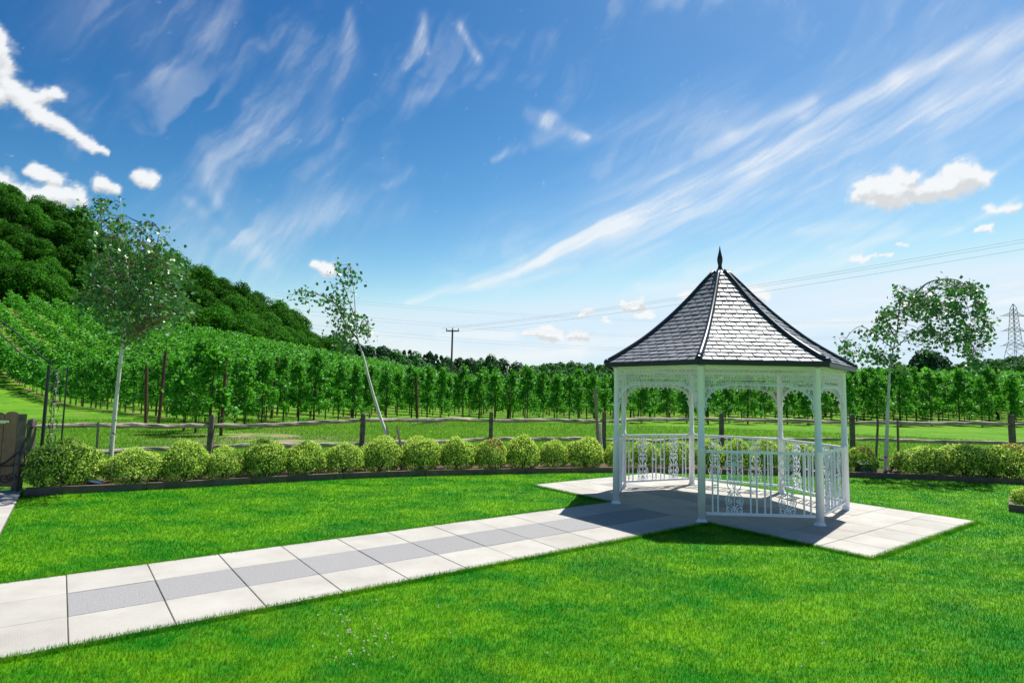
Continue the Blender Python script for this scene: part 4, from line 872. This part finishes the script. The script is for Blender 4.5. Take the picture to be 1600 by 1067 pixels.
# ------------------------------------------------------------------ birches
def birch(label, trunk, limbs, sprays, Y, leaf, dens, depth, r0):
    base = at(*trunk[0], Y); base[2] = 0
    t = thing('birch_tree', base, label, 'tree')
    def W3(px, py, dy=0.): return at(px, py, Y+dy)-base
    P = [W3(*q) for q in trunk]; P[0][2] = 0; P = spl(P, 5); mb = MB(); n = len(P)
    R_ = r0*np.maximum(1-1.02*np.linspace(0, 1, n)**.75, .10); mb.tube(P, R_, 10, wob=.05); tr = obj('trunk', mb.mesh('trunk'), M['birch'], t, smooth=True)
    mb = MB()                                # dark lenticel marks
    for q in range(24):
        k = rng.uniform(.03, .75)*(n-1); i0 = int(k); p = P[i0]+(P[min(i0+1, n-1)]-P[i0])*(k-i0); a = rng.uniform(0, 6.28); rr = R_[i0]*1.02; w_ = rng.uniform(.4, .9)
        tt = np.linspace(a-w_, a+w_, 5); hz = rng.uniform(.005, .014)
        V = [(p[0]+math.cos(x)*rr, p[1]+math.sin(x)*rr, p[2]-hz*(1-abs(i-2)/2.2)) for i, x in enumerate(tt)]+[(p[0]+math.cos(x)*rr, p[1]+math.sin(x)*rr, p[2]+hz*(1-abs(i-2)/2.2)) for i, x in enumerate(tt)]
        mb.add(V, [(i, i+1, 6+i, 5+i) for i in range(4)])
    tag(obj('bark_marks', mb.mesh('bark_marks'), M['birch_mark'], tr), kind='stuff')
    allp = []
    for li, (pts_, rr) in enumerate(limbs):
        dy = rng.uniform(-depth, depth); Q = [W3(q[0], q[1], dy*min(1, i/max(1, len(pts_)-1))) for i, q in enumerate(pts_)]; Q = spl(Q, 5); mb = MB()
        mb.tube(Q, rr*(1-.8*np.linspace(0, 1, len(Q))), 5); obj('limb', mb.mesh('limb'), M['birch_twig'], t); allp.append(Q)
    LC = []; mb = MB()
    for (x0, y0, x1, y1, w_, n_) in sprays:                # leafy sprays: line with spread
        n_ = int(n_*dens); nt = max(4, int(n_/11))
        for _ in range(nt):
            u = rng.uniform(0, 1); c = np.array([x0+(x1-x0)*u, y0+(y1-y0)*u]); g2 = rng.normal(0, w_*.42, 2); s_ = c+g2; dy = rng.uniform(-depth, depth)
            ln = rng.uniform(18, 42)*.9; ang = rng.uniform(-.9, .9); e = s_+np.array([math.sin(ang)*ln*.6, ln*(.35+.3*abs(math.cos(ang)))*rng.choice([1, 1, .2])])
            A_ = W3(s_[0], s_[1], dy); B_ = W3(e[0], e[1], dy+rng.uniform(-.12, .12)); mb.tube([A_, (A_+B_)/2+np.array([0, 0, .02]), B_], [.0045, .003, .002], 3, cap=False)
            if len(allp):                                  # twig runs back to the nearest limb
                AP = np.vstack(allp+[P]); k = np.argmin(((AP-A_)**2).sum(1)); mb.tube([AP[k], (AP[k]+A_)/2+np.array([0, 0, .05]), A_], [.007, .005, .004], 3, cap=False)
            m2 = int(n_/nt); uu = rng.uniform(0, 1, m2)[:, None]; LC.append(A_+(B_-A_)*uu+rng.normal(0, .075, (m2, 3)))
    obj('twigs', mb.mesh('twigs'), M['birch_twig'], t)['kind'] = 'stuff'
    c = np.vstack(LC); fo = obj('foliage', fastmesh('foliage', leafquads(c, leaf, .82, np.array([0, 0, 1.]), .2), 4), M['leaf_birch'], t); fo['kind'] = 'stuff'
    return t
birch('left white trunked birch with a broad leafy crown beside the first shrubs', [(170, 757), (173, 715), (180, 640), (189, 560), (196, 515), (204, 480), (202, 450), (196, 400), (190, 345), (188, 310)],
      [([(197, 520), (186, 490), (174, 462), (160, 430), (150, 390)], .02), ([(204, 478), (225, 440), (240, 400), (250, 360)], .02), ([(203, 470), (185, 440), (165, 400), (158, 345), (155, 315)], .016), ([(202, 455), (215, 400), (222, 350)], .014),
       ([(196, 515), (215, 500), (245, 480), (275, 470)], .018), ([(200, 500), (230, 470), (262, 430)], .014), ([(198, 420), (180, 370), (150, 335), (130, 320)], .012), ([(190, 545), (205, 535), (215, 520)], .01), ([(175, 462), (150, 460), (135, 462)], .01)],
      [(158, 306, 186, 350, 13, 90), (128, 322, 155, 350, 9, 34), (215, 340, 232, 350, 8, 30), (195, 335, 190, 360, 10, 40), (150, 370, 260, 380, 22, 230), (140, 420, 275, 420, 28, 480), (145, 460, 288, 465, 28, 520), (160, 500, 275, 500, 22, 280), (150, 440, 170, 500, 16, 120), (120, 468, 140, 470, 10, 26), (235, 390, 285, 430, 16, 160), (190, 525, 230, 525, 12, 70), (275, 490, 295, 480, 8, 26)],
      10.55, .078, 1.9, .75, .052)
birch('leaning middle birch with a thin one sided crown behind the shrubs', [(613, 705), (606, 688), (592, 645), (578, 598), (568, 558), (559, 530), (556, 500), (553, 455), (549, 425), (546, 410)],
      [([(559, 530), (540, 505), (528, 480), (510, 466), (480, 455), (464, 457)], .02), ([(556, 500), (545, 470), (535, 440), (525, 420)], .014), ([(558, 520), (568, 500), (575, 510), (577, 530)], .012), ([(560, 535), (545, 528), (530, 515)], .012)],
      [(462, 458, 520, 462, 8, 90), (520, 440, 530, 470, 12, 70), (523, 412, 555, 420, 7, 60), (545, 430, 550, 455, 8, 50), (525, 480, 555, 500, 14, 130), (560, 500, 575, 520, 9, 90), (520, 510, 560, 515, 14, 130), (528, 535, 545, 545, 12, 50), (508, 462, 525, 480, 7, 30)],
      12.9, .085, 1.35, .45, .05)
birch('right weeping birch with arching branches between two stakes', [(1385, 741), (1385, 700), (1387, 650), (1389, 600), (1391, 575), (1396, 545), (1402, 520), (1412, 490), (1422, 470)],
      [([(1422, 470), (1445, 445), (1470, 437), (1500, 440), (1525, 465), (1540, 495), (1545, 530)], .022), ([(1412, 490), (1440, 465), (1470, 445), (1495, 450), (1515, 490), (1520, 540)], .018), ([(1402, 520), (1405, 480), (1411, 445)], .016), ([(1400, 530), (1385, 500), (1378, 480)], .012),
       ([(1396, 545), (1370, 525), (1345, 510), (1325, 525), (1315, 550)], .014), ([(1396, 545), (1430, 520), (1460, 520), (1480, 560)], .014), ([(1391, 575), (1375, 560), (1350, 555)], .01), ([(1425, 470), (1450, 470), (1470, 500), (1475, 540)], .014)],
      [(1408, 440, 1412, 480, 8, 60), (1475, 440, 1525, 452, 9, 150), (1530, 470, 1545, 530, 9, 130), (1420, 475, 1510, 480, 20, 330), (1430, 520, 1520, 520, 22, 300), (1380, 485, 1400, 540, 10, 120), (1320, 530, 1330, 560, 9, 60), (1340, 512, 1390, 520, 7, 60), (1345, 550, 1400, 560, 12, 110), (1500, 540, 1530, 565, 12, 110), (1400, 565, 1410, 580, 8, 36), (1420, 455, 1460, 460, 9, 70)],
      14.35, .098, 2.3, .8, .055)

# ------------------------------------------------------------------ utility pole, pylon, wires
Yp = 118.; b = at(705, 585, Yp); top = at(705.5, 515, Yp); gzp = float(G(b[0], Yp))
up = thing('utility_pole', (b[0], Yp, gzp), 'wooden utility pole with a short crossarm rising above the orchard', 'utility pole')
mb = MB(); mb.tube([(0, 0, -1), (0, 0, top[2]-gzp)], [.22, .17], 10); obj('shaft', mb.mesh('shaft'), M['pole'], up)
hh = top[2]-gzp; mb = MB(); mb.box((0, 0, hh-.25), (2.6, .22, .24)); obj('crossarm', mb.mesh('crossarm'), M['pole'], up)
for x in (-1.2, 0, 1.2): mb = MB(); mb.lathe([(.05, 0), (.1, .1), (.1, .3), (.05, .38)], 8, (x, 0, hh-.12 if x else hh)); obj('insulator', mb.mesh('insulator'), M['steel'], up)
Yl = 390.; ptop = at(1583, 475, Yl); px0 = ptop[0]; gb = at(1583, 580, Yl)[2]
py = thing('electricity_pylon', (px0, Yl, gb), 'steel lattice electricity pylon on the right horizon', 'pylon')
HT = ptop[2]-gb; m2 = Yl/FPX
def hw(z): return np.interp(z/HT, [0, .30, .42, .93, 1], [13*m2, 8.5*m2, 6*m2, 3*m2, .3*m2])
mb = MB(); lv = list(np.linspace(0, HT*.3, 3))+list(np.linspace(HT*.36, HT, 11)); cn = [(-1, -1), (1, -1), (1, 1), (-1, 1)]
for c_ in cn: mb.tube([(c_[0]*hw(z), c_[1]*hw(z), z) for z in lv], .19, 4)
obj('leg_frame', mb.mesh('leg_frame'), M['steel'], py)
mb = MB()
for i in range(len(lv)-1):
    for q in range(4):
        a, c_ = cn[q], cn[(q+1) % 4]; h0, h1_ = hw(lv[i]), hw(lv[i+1])
        mb.tube([(a[0]*h0, a[1]*h0, lv[i]), (c_[0]*h1_, c_[1]*h1_, lv[i+1])], .11, 3, cap=False); mb.tube([(c_[0]*h0, c_[1]*h0, lv[i]), (a[0]*h1_, a[1]*h1_, lv[i+1])], .11, 3, cap=False)
obj('bracing', mb.mesh('bracing'), M['steel'], py)['kind'] = 'stuff'
armz = [at(1583, y, Yl)[2]-gb for y in (493, 516.5, 539.5)]; armw = [18*m2, 18*m2, 20*m2]
tips = []
for z, w_ in zip(armz, armw):
    for s_ in (-1, 1):
        mb = MB(); h0 = hw(z)
        for yy in (-1, 1):
            mb.tube([(s_*h0, yy*h0, z), (s_*w_, 0, z-.3)], .13, 4); mb.tube([(s_*h0, yy*h0, z+1.9), (s_*w_, 0, z-.3)], .12, 4)
            mb.tube([(s_*(h0+w_)/2, yy*h0*.5, z-.1), (s_*h0, yy*h0, z+1.8)], .09, 3)
        obj('crossarm', mb.mesh('crossarm'), M['steel'], py)
        mb = MB(); mb.tube([(s_*w_, 0, z-.3), (s_*(w_+3.), -2., z-.9)], .18, 5); obj('insulator', mb.mesh('insulator'), M['steel'], py); tips.append((px0+s_*w_, Yl, gb+z-.5))
def wire(A, B, sag, r_, label, grp):
    A = np.array(A, float); B = np.array(B, float); t = np.linspace(0, 1, 40); P = A+(B-A)*t[:, None]; P[:, 2] -= 4*sag*t*(1-t)
    mb = MB(); mb.tube(P-A, r_, 4); o_ = obj('overhead_wire', mb.mesh('overhead_wire'), M['wire'], None, A); return tag(o_, label, 'wire', grp)
wl = [('upper', 473, 478, 0), ('middle', 497, 503, 1), ('lower', 517, 524, 2)]
for nm, y1, y2, i in wl:
    for y, k, tx in ((y1, 2*i, 'back'), (y2, 2*i+1, 'front')):
        A = at(430, y-16, 330); B = np.array(tips[k]); wire(A, B, 9.5, .038, f'{nm} {tx} power line crossing low over the orchard to the pylon', 'power lines running to the pylon')
for n_, (ya, yb) in enumerate(((372, 512), (377, 514), (388, 520))):
    A = at(1700, ya-16, 160); B = at(690, yb, 420); wire(A, B, 3.0, .05, ['topmost', 'middle', 'lowest'][n_]+' of the three lines slanting down from the upper right behind the gazebo roof', 'power lines slanting from the upper right')

# ------------------------------------------------------------------ grass blades, clover
def inpoly(x, y, P):
    ins = np.zeros(len(x), bool); n = len(P)
    for i in range(n):
        x1, y1 = P[i]; x2, y2 = P[(i+1) % n]; c_ = (y1 > y) != (y2 > y); xi = (x2-x1)*(y-y1)/((y2-y1) or 1e-9)+x1; ins ^= c_ & (x < xi)
    return ins
def uv(x, y): d = np.stack([x, y], 1)-O2; return d@E1, d@E2
def blades(n, rmin, rmax, pw, h, w_, poly_, half=1.14, inset=.0, zf=None, zb=-.022):
    u = rng.random(n); r_ = (rmin**pw+(rmax**pw-rmin**pw)*u)**(1/pw); th = rng.uniform(-half, half, n); x = r_*np.sin(th); y = r_*np.cos(th)
    k = inpoly(x, y, poly_) if poly_ is not None else np.ones(n, bool)
    uu, vv = uv(x, y); e = inset
    k &= ~((uu > -8) & (uu < PU0) & (vv > e) & (vv < 3*.598-e)); k &= ~((uu > PU0+e) & (uu < PU1-e) & (vv > PV0+e) & (vv < PV1-e))
    x, y, r_ = x[k], y[k], r_[k]; m_ = len(x); sc_ = (r_/3.5)**.75; hh_ = h*rng.uniform(.55, 1.25, m_); ww = w_*np.maximum(sc_, .8)
    a = rng.uniform(0, 2*PI, m_); ln = rng.uniform(.1, .75, m_)*hh_; b_ = rng.uniform(0, 2*PI, m_); z0 = np.full(m_, zb) if zf is None else zf(x, y)
    B = np.stack([x, y, z0], 1); s_ = np.stack([np.cos(a), np.sin(a), 0*a], 1)*(ww/2)[:, None]; T = B+np.stack([np.cos(b_)*ln, np.sin(b_)*ln, hh_], 1)
    return np.stack([B-s_, B+s_, T], 1)
g1 = blades(1060000, 1.9, 17.8, .60, .027, .0036, poly)
g2 = blades(22000, 2.2, 12, .8, .042, .004, poly)
gr = obj('lawn_grass', fastmesh('lawn_grass', np.concatenate([g1, g2]), 3), M['blade']); tag(gr, 'short bright green mown grass blades covering the garden lawn', 'grass', kind='stuff')
# verge tufts along paving edges
tv = []
def edge_tufts(a, b, n, outn):
    t = rng.random(n); a = np.array(a); b = np.array(b); p = a+(b-a)*t[:, None]+outn*rng.uniform(-.028, .05, n)[:, None]; h = rng.uniform(.02, .05, n)
    an = rng.uniform(0, 6.28, n); s_ = np.stack([np.cos(an), np.sin(an), 0*an], 1)*.0028; B = np.c_[p, np.full(n, -.02)]; ov = -outn*rng.uniform(-.02, .03, n)[:, None]
    tv.append(np.stack([B-s_, B+s_, B+np.c_[ov+rng.normal(0, .01, (n, 2)), h]], 1))
def UV(u, v): return O2+E1*u+E2*v
edge_tufts(UV(-2, 0), UV(PU0, 0), 16000, -E2); edge_tufts(UV(-2, 3*.598), UV(PU0, 3*.598), 12000, E2)
edge_tufts(UV(PU0, PV0), UV(PU0, 0), 4500, -E1); edge_tufts(UV(PU0, 1.8), UV(PU0, PV1), 3500, -E1); edge_tufts(UV(PU0, PV0), UV(PU1, PV0), 6500, -E2); edge_tufts(UV(PU1, PV0), UV(PU1, PV1), 5000, E1)
ts = obj('edge_grass', fastmesh('edge_grass', np.concatenate(tv), 3), M['blade']); tag(ts, 'fringe of grass growing over the edges of the paving', 'grass', kind='stuff')
# rougher meadow beyond the edging
def zf(x, y): return G(x, y)-.062
def bl2(n):
    r_ = 13.5*(36/13.5)**rng.random(n); th = rng.uniform(-.85, .85, n); x = r_*np.sin(th); y = r_*np.cos(th); k = y > np.interp(x, ED[:, 0], ED[:, 1])+1.3
    bare = np.zeros(len(x), bool)
    for (bx, by) in [gnd(395, 678)[:2], gnd(455, 688)[:2]]: bare |= np.hypot((x-bx)/2.2, (y-by)/1.2) < .8
    k &= ~bare; x, y, r_ = x[k], y[k], r_[k]; m_ = len(x); hh_ = rng.uniform(.03, .10, m_); ww = .006*r_/9; a = rng.uniform(0, 6.28, m_); B = np.stack([x, y, zf(x, y)], 1); s_ = np.stack([np.cos(a), np.sin(a), 0*a], 1)*(ww/2)[:, None]
    return np.stack([B-s_, B+s_, B+np.c_[rng.normal(0, .03, (m_, 2)), hh_]], 1)
M['meadow_blade'] = mat('meadow_blade', (.06, .21, .008), .6, .12, rand=(.15, .32, .025), transl=.3)
mg = obj('meadow_grass', fastmesh('meadow_grass', bl2(260000), 3), M['meadow_blade']); tag(mg, 'paler rough grass between the shrub bed and the orchard', 'grass', kind='stuff')
# clover heads
mb = MB(); 
for q in range(26):
    d = rvec(1)[0]; mb.tube([(0, 0, .03), (d[0]*.008, d[1]*.008, .03+abs(d[2])*.009)], [.0032, .0015], 4)
cl = mb.mesh('flower_head'); mb = MB(); mb.tube([(0, 0, -.022), (0, 0, .031)], .001, 4); cs_ = mb.mesh('stem')
cpx = [(rng.normal(552, 32), rng.normal(985, 20)) for _ in range(36)]+[(rng.uniform(480, 1450), rng.uniform(930, 1050)) for _ in range(16)]+[(685, 945), (685, 948), (1255, 935), (1215, 1050), (1252, 1040)]
for (px, py_) in cpx:
    p = gnd(px, py_, .03); u_, v_ = uv(np.array([p[0]]), np.array([p[1]]))
    if 0 < v_[0] < 1.8 and u_[0] < 7: continue
    inside = abs(px-552) < 90 and abs(py_-985) < 60
    t = thing('clover_flower', (p[0], p[1], 0), 'tiny white clover head in the cluster on the near lawn below the path' if inside else 'single white clover head scattered on the near lawn away from the cluster', 'flower', 'white clover flowers in the near lawn')
    t.scale = (.8, .8, .9); obj('flower_head', cl, M['clover'], t); obj('stem', cs_, M['leaf_in'], t)
